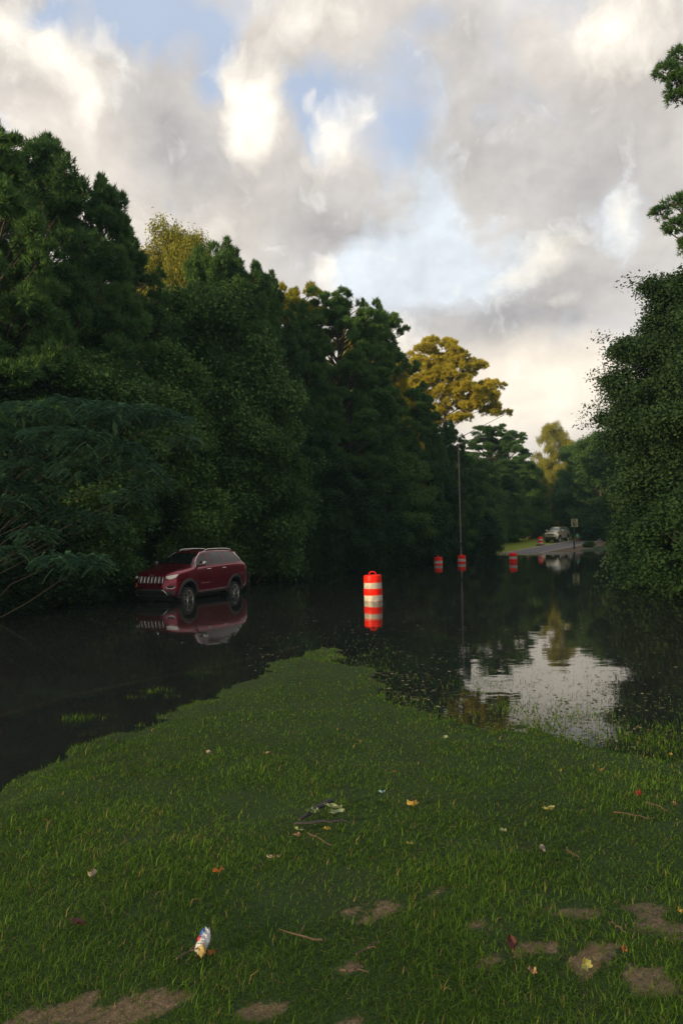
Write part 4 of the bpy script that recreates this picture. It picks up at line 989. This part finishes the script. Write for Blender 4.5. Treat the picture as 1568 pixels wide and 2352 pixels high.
def make_barrel(label, base=False):
    b = empty('traffic_barrel', (0, 0, 0))
    prof = [(.0, .02), (.325, .02), (.325, .05), (.312, .06), (.310, .235), (.302, .245), (.300, .245)]
    bands = ((.255, .405, .302), (.445, .425 + .19, .293)); 
    body = [(0, .03), (.318, .03), (.318, .06), (.308, .07), (.306, .20), (.299, .21), (.298, .235), (.298, .425), (.303, .435), (.300, .625), (.290, .635), (.289, .83), (.291, .84), (.284, 1.02), (.275, 1.055), (.262, 1.068), (.255, 1.060), (.20, 1.068), (.06, 1.082), (0, 1.084)]
    MB().lathe(body, 40).build('body', orange, b, ang=30)
    for z0, z1, r0, r1 in ((.236, .424, .2995, .3005), (.636, .829, .2925, .2905)):
        MB().lathe([(r0 - .006, z0), (r0 + .0015, z0 + .003), (r1 + .0015, z1 - .003), (r1 - .006, z1)], 40).build('reflective_band', tape, b)
    MB().lathe([(.300, .078), (.3115, .08), (.3105, .195), (.300, .197)], 40).build('reflective_band', tape, b)
    MB().tube([(-.11, 0, 1.065), (-.108, 0, 1.12), (-.085, 0, 1.155), (-.04, 0, 1.175), (.04, 0, 1.175), (.085, 0, 1.155), (.108, 0, 1.12), (.11, 0, 1.065)], .017, 8).build('handle', orange, b)
    tag(b, label, 'traffic barrel', 'orange and white barrels marking the flooded street')
    return b
pr_ = make_barrel('largest orange and white barrel, alone in mid water, right of the red car')
def put_barrel(o, px, pyw, dpth, rz, tilt=(0, 0), label=None):
    g = gp(px, pyw, 0); o.location = (g.x, g.y, -dpth); o.rotation_euler = (R(tilt[0]), R(tilt[1]), rz)
    if label: o['label'] = label
put_barrel(pr_, 857.5, 1379.5, .235, R(14), (0, -1.0))
for px, pyw, dp, tl, lab in ((1006.5, 1296.5, .56, (-2, -1), 'far barrel leaning slightly, first of the distant barrels beyond the largest one'), (1059.5, 1292.5, .54, (0, 1), 'far barrel at the foot of the street lamp pole'),
                         (1178, 1291, .42, (1, 0), 'far barrel in front of the left end of the grass verge, three narrow white bands')):
    b = copy_tree(pr_); put_barrel(b, px, pyw, dp, random.Random(int(px)).random() * 6, tl, lab)
b = copy_tree(pr_); g = gp(1240.5, 1262.5, .0); b.location = (g.x, g.y, max(h1(g.x, g.y), -.02) - .02); b['label'] = 'most distant barrel on a black rubber base where the street leaves the water'
b.rotation_euler = (0, 0, 1)
MB().lathe([(.30, .0), (.52, .0), (.55, .05), (.52, .14), (.44, .17), (.325, .16)], 30).build('rubber_base', rubber, b)

# ------------------------------------------------------------------ street lamp, sign, person
def lamp():
    g = at(1058, 1283, 57.0); top = at(1055, 1020, g.y); H_ = top.z; t = empty('street_lamp', (g.x, g.y, -.45))
    pm = simple('lamp_pole_metal', (.20, .165, .14), .6, .3, var=.2, scale=3); H_ += .45
    MB().tube([(0, 0, 0), (0, 0, H_ * .5), (0, 0, H_)], [.085, .065, .045], 12).build('pole', pm, t)
    e = at(1100, 1006, g.y) - Vector(t.location)
    MB().tube([(0, 0, H_ - .08), (e.x * .3, 0, H_ + .22), (e.x * .62, -.05, e.z - .12), (e.x, -.1, e.z)], [.034, .03, .027, .024], 8).build('arm', pm, t)
    hd = MB(); hd.lathe([(0, -.10), (.10, -.08), (.16, 0), (.15, .06), (.06, .10), (0, .11)], 14, Matrix.Translation((e.x + .28, -.1, e.z)) @ Matrix.Scale(1.9, 4, (1, 0, 0)) @ Matrix.Scale(.55, 4, (0, 0, 1)))
    h_ = hd.build('lamp_head', simple('lamp_head_grey', (.22, .22, .23), .5, .4), t)
    MB().lathe([(0, -.05), (.09, -.04), (.11, 0), (0, .0)], 12, Matrix.Translation((e.x + .30, -.1, e.z - .05)) @ Matrix.Scale(1.9, 4, (1, 0, 0))).build('lens', simple('lamp_lens_dark', (.2, .2, .19), .2), h_)
    tag(t, 'tall thin street lamp with a single curved arm, standing in the flood', 'street lamp')
lamp()
def signpost():
    g = at(1318, 1260, 82.5); z = h1(g.x, g.y); t = empty('road_sign', (g.x, g.y, z)); ztop = at(1318, 1191, 82.5).z - z
    dg_ = simple('dark_green_post', (.02, .05, .035), .6)
    MB().tube([(0, 0, -.3), (0, 0, .9), (0, 0, .92), (0, 0, ztop - .1)], [.11, .10, .06, .055], 10).build('post', dg_, t)
    pn = MB().box((.07, -.09, ztop - .48), (.74, .03, .92)).build('sign_panel', simple('faded_yellow_sign', (.36, .35, .17), .6, var=.6, scale=4), t, smooth=False)
    yk = simple('sign_marks', (.03, .045, .03), .6)
    MB().tube([(-.10, -.115, ztop - .22), (-.06, -.115, ztop - .46), (.02, -.115, ztop - .86)], .05, 6).tube([(.16, -.115, ztop - .15), (.12, -.115, ztop - .45), (.02, -.115, ztop - .86)], .045, 6).build('sign_mark', yk, pn)
    tag(t, 'dark green post carrying a pale yellow panel beside the far street', 'sign')
signpost()
def person():
    g = at(1325, 1245.5, 93); z = h1(g.x, g.y); s = .86
    t = empty('person', (g.x, g.y, z), R(200)); t.scale = (s, s, s)
    skin = simple('skin', (.16, .075, .05), .6, var=.1); green = simple('green_shirt', (.01, .36, .17), .8, var=.15); sh = simple('rust_shorts', (.16, .035, .025), .85); hair = simple('dark_hair', (.02, .015, .012), .7); shoe = simple('pale_shoes', (.3, .28, .26), .7)
    def skinned(name, joints, edges, m_, sub=2, root=0):
        me = bpy.data.meshes.new(name); me.from_pydata([j[:3] for j in joints], edges, []); o = link(name, me, None, None)
        md = o.modifiers.new('s', 'SKIN'); sv = me.skin_vertices[0].data
        for i, j in enumerate(joints): sv[i].radius = (j[3], j[4] if len(j) > 4 else j[3]); sv[i].use_root = (i == root)
        o.modifiers.new('u', 'SUBSURF').levels = sub
        dg = bpy.context.evaluated_depsgraph_get(); me2 = bpy.data.meshes.new_from_object(o.evaluated_get(dg)); o.modifiers.clear(); o.data = me2; me2.materials.clear(); me2.materials.append(m_)
        me2.polygons.foreach_set('use_smooth', [True] * len(me2.polygons)); o.parent = t; return o
    J = [(0, 0, .95, .14, .10), (0, 0, 1.12, .125, .09), (0, 0, 1.32, .15, .10), (0, 0, 1.43, .10, .08), (0, 0, 1.50, .05), (0, .01, 1.56, .07, .08), (0, .01, 1.65, .085, .10), (0, .0, 1.73, .06, .07),
         (.17, 0, 1.40, .055), (.24, .02, 1.14, .042), (.25, -.10, .92, .032), (.25, -.16, .85, .030), (-.17, 0, 1.40, .055), (-.24, .0, 1.14, .042), (-.25, -.06, .90, .032), (-.25, -.10, .82, .030),
         (.09, 0, .90, .09), (.10, -.10, .50, .062), (.10, .02, .10, .042), (.10, -.10, .045, .04, .03), (-.09, 0, .90, .09), (-.10, .10, .52, .062), (-.10, .26, .14, .042), (-.10, .18, .05, .04, .03)]
    E = [(0, 1), (1, 2), (2, 3), (3, 4), (4, 5), (5, 6), (6, 7), (3, 8), (8, 9), (9, 10), (10, 11), (3, 12), (12, 13), (13, 14), (14, 15), (0, 16), (16, 17), (17, 18), (18, 19), (0, 20), (20, 21), (21, 22), (22, 23)]
    skinned('body', J, E, skin)
    skinned('shirt', [(0, 0, .93, .165, .125), (0, 0, 1.12, .15, .115), (0, 0, 1.32, .175, .125), (0, 0, 1.43, .11, .09), (.17, 0, 1.40, .078), (.215, .01, 1.24, .07), (-.17, 0, 1.40, .078), (-.215, 0, 1.24, .07)], [(0, 1), (1, 2), (2, 3), (3, 4), (4, 5), (3, 6), (6, 7)], green)
    skinned('shorts', [(0, 0, .94, .155, .12), (.09, 0, .88, .11), (.105, -.08, .62, .095), (-.09, 0, .88, .11), (-.105, .07, .62, .095)], [(0, 1), (1, 2), (0, 3), (3, 4)], sh)
    skinned('hair', [(0, .03, 1.62, .09, .09), (0, .025, 1.70, .092, .10), (0, .015, 1.745, .06)], [(0, 1), (1, 2)], hair)
    for sx, y_, z_ in ((.10, -.03, .045), (-.10, .25, .06)):
        MB().lathe([(0, -.04), (.05, -.035), (.052, .0), (.04, .03), (0, .035)], 12, Matrix.Translation((sx, y_ - .04, z_)) @ Matrix.Scale(2.5, 4, (0, 1, 0))).build('shoe', shoe, t)
    for i in range(5):
        pass
    tag(t, 'person in a green shirt and rust coloured shorts walking on the far street', 'person')
person()

# ------------------------------------------------------------------ small things on the grass
def ground_at(px, py):
    z = .3
    for _ in range(6): g = gp(px, py, z); z = h1(g.x, g.y)
    return Vector((g.x, g.y, z))
def leaf_mesh(L_, W_, curl, seed, lobes=0):
    rg = random.Random(seed); nU, nV = 12, 6; vs = []; fs = []
    for side in (1, 0):
        for i in range(nU + 1):
            u = i / nU; prof = math.sin(PI * min(1, u * 1.02)) ** .7 * (1 + (.22 * math.cos(u * PI * 2 * lobes) if lobes else 0))
            for j in range(nV + 1):
                v_ = j / nV * 2 - 1; x = (u - .5) * L_; y = v_ * W_ * .5 * prof
                z = curl * (v_ * v_ * .5 + (u - .5) ** 2 * 1.2) * L_ + .006 * math.sin(u * 9 + seed) * v_ + .0012 * side + .003 * math.sin(v_ * 7 + u * 13)
                vs.append((x, y, z))
    o = (nU + 1) * (nV + 1)
    for i in range(nU):
        for j in range(nV):
            a = i * (nV + 1) + j; fs.append((a, a + 1, a + nV + 2, a + nV + 1)); fs.append((o + a, o + a + nV + 1, o + a + nV + 2, o + a + 1))
    mb = MB().add(vs, fs)
    mb.tube([(-.5 * L_, 0, curl * .3 * L_), (-.68 * L_, .03 * L_, curl * .5 * L_)], .0018, 5)
    return mb.mesh('fallen_leaf')
LC = {'cream': (.46, .40, .28), 'yellow': (.50, .36, .06), 'orange': (.42, .16, .03), 'brown': (.10, .045, .022), 'tan': (.34, .22, .12), 'green': (.12, .20, .05), 'red': (.38, .06, .03), 'grey': (.20, .19, .17), 'pale_green': (.22, .30, .16), 'maroon': (.07, .015, .012), 'olive': (.26, .27, .08)}
for k_, v_ in list(LC.items()): simple('leaf_' + k_, tuple((.55 if k_ in ('red', 'orange', 'yellow') else .75) * q for q in v_), .6, var=.35, scale=60)
LEAVES = [(481, 1737, 'cream', .055, .04, .5, 'cream leaf standing up in the grass near the left water edge'), (615, 1740, 'tan', .06, .045, .3, 'tan leaf right of the upright cream leaf'),
          (216, 2026, 'cream', .085, .05, .5, 'crumpled cream leaf on its own in the lower left grass'), (500, 2017, 'orange', .075, .04, .4, 'curled orange brown leaf in the middle left grass'),
          (619, 1983, 'cream', .04, .022, .3, 'small cream scrap, one of two side by side'), (640, 1982, 'tan', .035, .02, .3, 'small tan scrap just right of the cream scrap'),
          (946, 1862, 'yellow', .085, .055, .6, 'folded bright yellow leaf in the centre of the lawn'), (1261, 1872, 'olive', .09, .06, .4, 'large olive leaf by a patch of bare turf'),
          (1468, 1839, 'red', .07, .05, .8, 'crumpled red leaf near the right edge of the picture'), (1549, 1858, 'tan', .04, .03, .4, 'pinkish tan leaf at the right picture edge'),
          (1245, 1966, 'grey', .10, .035, .3, 'long grey curled leaf on the right part of the lawn'), (1540, 1742, 'yellow', .045, .03, .3, 'small yellow leaf near the water at the right edge'),
          (1023, 1702, 'pale_green', .06, .045, .4, 'pale green leaf near the water line in the centre'), (1157, 1921, 'pale_green', .045, .03, .3, 'small pale green leaf left of the grey curled leaf'),
          (940, 1951, 'olive', .05, .035, .3, 'yellow green leaf below the bright yellow leaf'), (1225, 2253, 'tan', .05, .026, .4, 'narrow pinkish tan leaf low in the right grass'),
          (1176, 2190, 'maroon', .11, .05, .3, 'dark maroon leaf lying flat in shaded grass'), (180, 2137, 'maroon', .09, .05, .2, 'dark red leaf sunk in the lower left grass'),
          (1350, 2228 + 14, 'olive', .07, .05, .4, 'yellow green ragged leaf low on the right'), (1432, 2200, 'orange', .035, .025, .3, 'tiny orange leaf beside a sandy patch'),
          (685, 1918, 'pale_green', .06, .05, .3, 'round grey green leaf below the fallen branch'), (684, 1932, 'tan', .06, .03, .3, 'pink tan leaf touching the round grey green leaf'),
          (752, 1917, 'yellow', .05, .02, .3, 'narrow golden leaf below the fallen branch'), (1380, 1779 + 1, 'orange', .04, .03, .3, 'orange leaf on the right part near the reeds'), (905, 1782, 'orange', .03, .02, .3, 'small orange leaf above the bright yellow leaf'),
          (790 - 10, 2188 + 18, 'orange', .045, .03, .3, 'orange leaf just right of the crushed wrapper'), (1289, 1842 - 60, 'tan', .05, .025, .3, 'flat tan leaf below the drowned grass fringe'), (1560, 2108, 'yellow', .04, .03, .3, 'tiny yellow leaf at the right picture edge, low')]
LEAVES[25] = (486, 2208, 'orange', .045, .03, .3, 'orange leaf just right of the crushed wrapper')
for i, (px, py, cn, L_, W_, cu, lab) in enumerate(LEAVES):
    g = ground_at(px, py); o = link('fallen_leaf', leaf_mesh(L_ * .85, W_ * .9, cu, i, 3 if i % 3 == 0 else 0), MATS['leaf_' + cn])
    rg = random.Random(i + 50); o.location = g + Vector((0, 0, .036)); o.rotation_euler = (R(rg.uniform(-10, 40)), R(rg.uniform(-20, 20)), rg.random() * 6.28)
    if i == 0: o.rotation_euler[0] = R(70)
    tag(o, lab, 'leaf', 'fallen leaves scattered on the grass')
# fallen branch with leaves
def wavy(a, b, k, amp, seed, lift=.05):
    rg = random.Random(seed); pts = []
    for i in range(k + 1):
        f = i / k; p_ = a.lerp(b, f); z = h1(p_.x, p_.y) + lift; pts.append(Vector((p_.x + rg.uniform(-amp, amp), p_.y + rg.uniform(-amp, amp), z + rg.uniform(-.006, .006))))
    return pts
wb = simple('wet_branch_bark', (.020, .020, .022), .6, var=.4, scale=40); tw = simple('dry_twig_bark', (.075, .05, .032), .8, var=.4, scale=40)
a_, b_, c_, d_ = ground_at(690, 1905), ground_at(762, 1855), ground_at(672, 1912), ground_at(800, 1904)
br = empty('fallen_branch', tuple(a_))
def rel(pts, o): return [p_ - o for p_ in pts]
MB().tube(rel(wavy(a_, b_, 6, .006, 1, .06), a_), [.010, .012, .015, .016, .017, .018, .016], 8).build('limb', wb, br)
MB().tube(rel(wavy(c_, d_, 9, .008, 2, .055), a_), [.006, .008, .009, .010, .010, .009, .009, .008, .007, .004], 7).build('limb', wb, br)
for i, (px, py, L_, W_, cn) in enumerate(((768, 1880, .11, .03, 'pale_green'), (785, 1888, .05, .02, 'tan'), (775, 1893, .10, .045, 'pale_green'), (721, 1892, .035, .025, 'green'), (728, 1887, .035, .025, 'pale_green'), (718, 1884, .03, .02, 'pale_green'), (708, 1888, .03, .02, 'green'))):
    g = ground_at(px, py); o = link('leaf', leaf_mesh(L_, W_, .25, 80 + i), MATS['leaf_' + cn], br); o.location = g + Vector((0, 0, .075)) - a_; o.rotation_euler = (R(12), R(5), R(-15 + 20 * (i % 3)))
tag(br, 'dark forked branch with pale green leaves lying across the middle of the lawn', 'branch')
TW = [((705, 1935), (760, 1962), 'thin forked brown twig just below the dark fallen branch'), ((1410, 1885), (1500, 1900), 'long straight brown twig near the right edge above the sandy patches'), ((1400, 2140), (1435, 2170), 'short bent twig beside the sandy patches at lower right'),
      ((1300, 1940 + 30), (1330, 1992), 'short golden twig below the grey curled leaf'), ((780, 2258), (845, 2262), 'pale brown twig lying level in the lower middle'), ((820, 2225), (870, 2190), 'thin reddish twig rising over the bare sandy patch'), ((1480, 1860), (1530, 1880), 'short brown twig close to the right picture edge'), ((740, 2190), (640, 2165), 'faint dark twig in deep grass above the lower middle'),
      ((470 - 60, 2230), (462, 2100 + 90), 'bent stalk leaning beside the crushed wrapper')]
for i, (p0, p1, lab) in enumerate(TW):
    a0, b0 = ground_at(*p0), ground_at(*p1); mb = MB(); pts = wavy(a0, b0, 6, .008, 20 + i, .055); mb.tube(rel(pts, a0), [.0045, .0045, .004, .004, .0035, .003, .002], 6)
    q0 = pts[3] - a0; e = q0 + Vector(((b0 - a0).y, -(b0 - a0).x, 0)) * .35 + Vector((0, 0, .02)); mb.tube([q0, q0.lerp(e, .5) + Vector((.005, 0, .008)), e], [.003, .0025, .0012], 5)
    o = mb.build('fallen_twig', tw, None); o.location = a0; tag(o, lab, 'twig', 'dry twigs on the grass')
# crushed wrapper
g = ground_at(463, 2212); e = ground_at(475, 2168); ax_ = (e - g); ax_.z = 0; Lw = ax_.length + .02; ang = math.atan2(ax_.y, ax_.x)
wr = empty('crushed_wrapper', (g.x, g.y, g.z + .055), ang)
wp = simple('wrapper_white', (.50, .52, .55), .45, var=.2, scale=25); wbz = simple('wrapper_blue', (.03, .14, .55), .35, var=.3, scale=40); wrr = simple('wrapper_red', (.50, .03, .07), .4, var=.3, scale=60); wy_ = simple('wrapper_stain', (.42, .33, .13), .6, var=.3, scale=60)
def crumple(x0, x1, w0, w1, y_off, th, seed):
    nU, nV = 16, 12; rg = np.random.RandomState(seed); vs = []; fs = []
    for i in range(nU + 1):
        u = i / nU; ww = w0 + (w1 - w0) * u; ww *= .72 + .28 * math.sin(PI * min(1, .15 + u * .9))
        for j in range(nV):
            a = 2 * PI * j / nV; k = 1 + .30 * (rg.rand() - .5)
            vs.append((x0 + (x1 - x0) * u, y_off + math.cos(a) * ww * .5 * k, math.sin(a) * th * k + .010 * math.sin(u * 17 + j * 1.9) + .006))
    for i in range(nU):
        for j in range(nV): a = i * nV + j; b = i * nV + (j + 1) % nV; fs.append((a, b, b + nV, a + nV))
    fs += [tuple(range(nV))[::-1], tuple(nU * nV + j for j in range(nV))]
    return MB().add(vs, fs)
crumple(0.03, Lw * .97, .060, .038, 0, .013, 3).build('sleeve', wp, wr, ang=20)
crumple(-.01, Lw * .32, .050, .044, .004, .017, 4).build('torn_end', wp, wr, ang=20)
crumple(Lw * .60, Lw * .93, .022, .012, .016, .012, 5).build('blue_print', wbz, wr, ang=20)
crumple(Lw * .34, Lw * .52, .018, .016, .020, .012, 6).build('red_print', wrr, wr, ang=20)
crumple(-.025, .02, .035, .030, -.004, .016, 7).build('stained_end', wy_, wr, ang=20)
tag(wr, 'crushed white paper wrapper with blue and red print lying in the lower grass', 'litter')
bs = link('litter_scrap', leaf_mesh(.045, .016, .3, 99), simple('scrap_blue', (.25, .42, .50), .4)); bs.location = ground_at(877, 1837) + Vector((0, 0, .055)); bs.rotation_euler = (0, .2, .3)
tag(bs, 'tiny pale blue scrap of litter in the middle of the lawn', 'litter')

# ------------------------------------------------------------------ tufts in the water and drifting bits
def tuft(px, py, n_, rad, hh, lab, seed):
    rg = np.random.RandomState(seed); g = gp(px, py, 0); V = []; Q = []; T = []; ti = []
    for i in range(n_):
        a = rg.rand() * 2 * PI; r0 = rad * math.sqrt(rg.rand()); x = math.cos(a) * r0; y = math.sin(a) * r0 * .6; ln = hh * (.4 + .6 * rg.rand()); a2 = rg.rand() * 2 * PI; le = .3 + .7 * rg.rand(); w_ = .006; o = len(V)
        for tt in (0, .5): 
            cx = x + math.cos(a2) * ln * le * tt ** 1.5; cy = y + math.sin(a2) * ln * le * tt ** 1.5; cz = -.09 + (ln + .07) * tt
            V += [(cx - w_ * math.sin(a2), cy + w_ * math.cos(a2), cz), (cx + w_ * math.sin(a2), cy - w_ * math.cos(a2), cz)]
        V.append((x + math.cos(a2) * ln * le, y + math.sin(a2) * ln * le, -.09 + (ln + .07) * .92)); Q.append((o, o + 1, o + 3, o + 2)); T.append((o + 2, o + 3, o + 4)); ti += [.5 + .4 * rg.rand()] * 5
    ob = link('grass_tuft', np_mesh('grass_tuft', V, [Q, T], tint=ti), grassm); ob.location = (g.x, g.y, 0); tag(ob, lab, 'grass tuft', 'grass tufts standing in the shallow water')
tuft(175, 1652, 80, .18, .12, 'bushy grass tuft in the brown shallows at lower left', 1)
tuft(228, 1648, 22, .25, .09, 'sparse grass tuft trailing right of the bushy one', 2)
tuft(362, 1588, 70, .24, .10, 'flattened grass tuft in the middle of the brown shallows', 3)
tuft(318, 1602, 24, .16, .08, 'small grass tuft just left of the flattened one', 4)
tuft(395, 1600, 30, .12, .08, 'thin wisps of grass right of the flattened tuft', 6)
tuft(465, 1545, 36, .3, .08, 'faint grass wisps farthest up the brown shallows', 5)
rg = np.random.RandomState(8); n_ = 8000; px = rg.rand(n_) * 1150 + 560; py = 1395 + rg.rand(n_) ** .8 * 330
V = []; Q = []; ti = []
P_ = np.array([gp(a, b, 0)[:2] for a, b in zip(px, py)]); ins = inside(P_[:, 0], P_[:, 1], POLY); dr = pdist(P_[:, 0], P_[:, 1], RS); dll = pdist(P_[:, 0], P_[:, 1], LS)
den = np.exp(-dr / 2.2) * (vnoise(P_[:, 0], P_[:, 1], .7, 21) ** 1.3) * 1.5 + .05
tipx = pdist(P_[:, 0], P_[:, 1], np.array([gp(745, 1486)[:2], gp(858, 1385)[:2]])); den += .5 * np.exp(-tipx / 1.5)
side_ok = (dr < dll + 1.5)
for (x, y), ii, dd, ok in zip(P_, ins, den, side_ok):
    if ii or not ok or rg.rand() > dd: continue
    a = rg.rand() * PI; L_ = (.010 + .022 * rg.rand() ** 2) * (1 + y * .03); W_ = L_ * (.25 + .4 * rg.rand()); o = len(V)
    ca, sa = math.cos(a), math.sin(a)
    for u, v_ in ((-1, 0), (0, -1), (1, 0), (0, 1)): V.append((x + ca * u * L_ - sa * v_ * W_, y + sa * u * L_ + ca * v_ * W_, .004 + .003 * rg.rand()))
    Q.append((o, o + 1, o + 2, o + 3)); ti += [rg.rand()] * 4
drift = foliage('drift_bits', (.08, .10, .04), (.24, .25, .15), (.40, .34, .22), .12)
tag(link('drifting_bits', np_mesh('drifting_bits', V, [Q], tint=ti), drift), 'leaf bits and cut grass drifting on the shallow water', 'debris', kind='stuff')
m = bpy.data.materials.new('added_haze'); m.use_nodes = True; n = m.node_tree.nodes; n.clear()  # faint volume added over the whole scene to lift the dark tones
vp = n.new('ShaderNodeVolumePrincipled'); vp.inputs['Color'].default_value = (.45, .80, 1.0, 1); vp.inputs['Density'].default_value = .00035; vp.inputs['Anisotropy'].default_value = .0
mo_ = n.new('ShaderNodeOutputMaterial'); m.node_tree.links.new(vp.outputs[0], mo_.inputs['Volume'])
tag(MB().box((0, 90, 13), (1480, 1760, 32)).build('added_haze', m, smooth=False), 'thin bluish volume added over the flooded street to lift dark tones', 'added_haze', kind='stuff')
print('objects', len(bpy.data.objects), 'tris', sum(len(m_.polygons) for m_ in bpy.data.meshes))
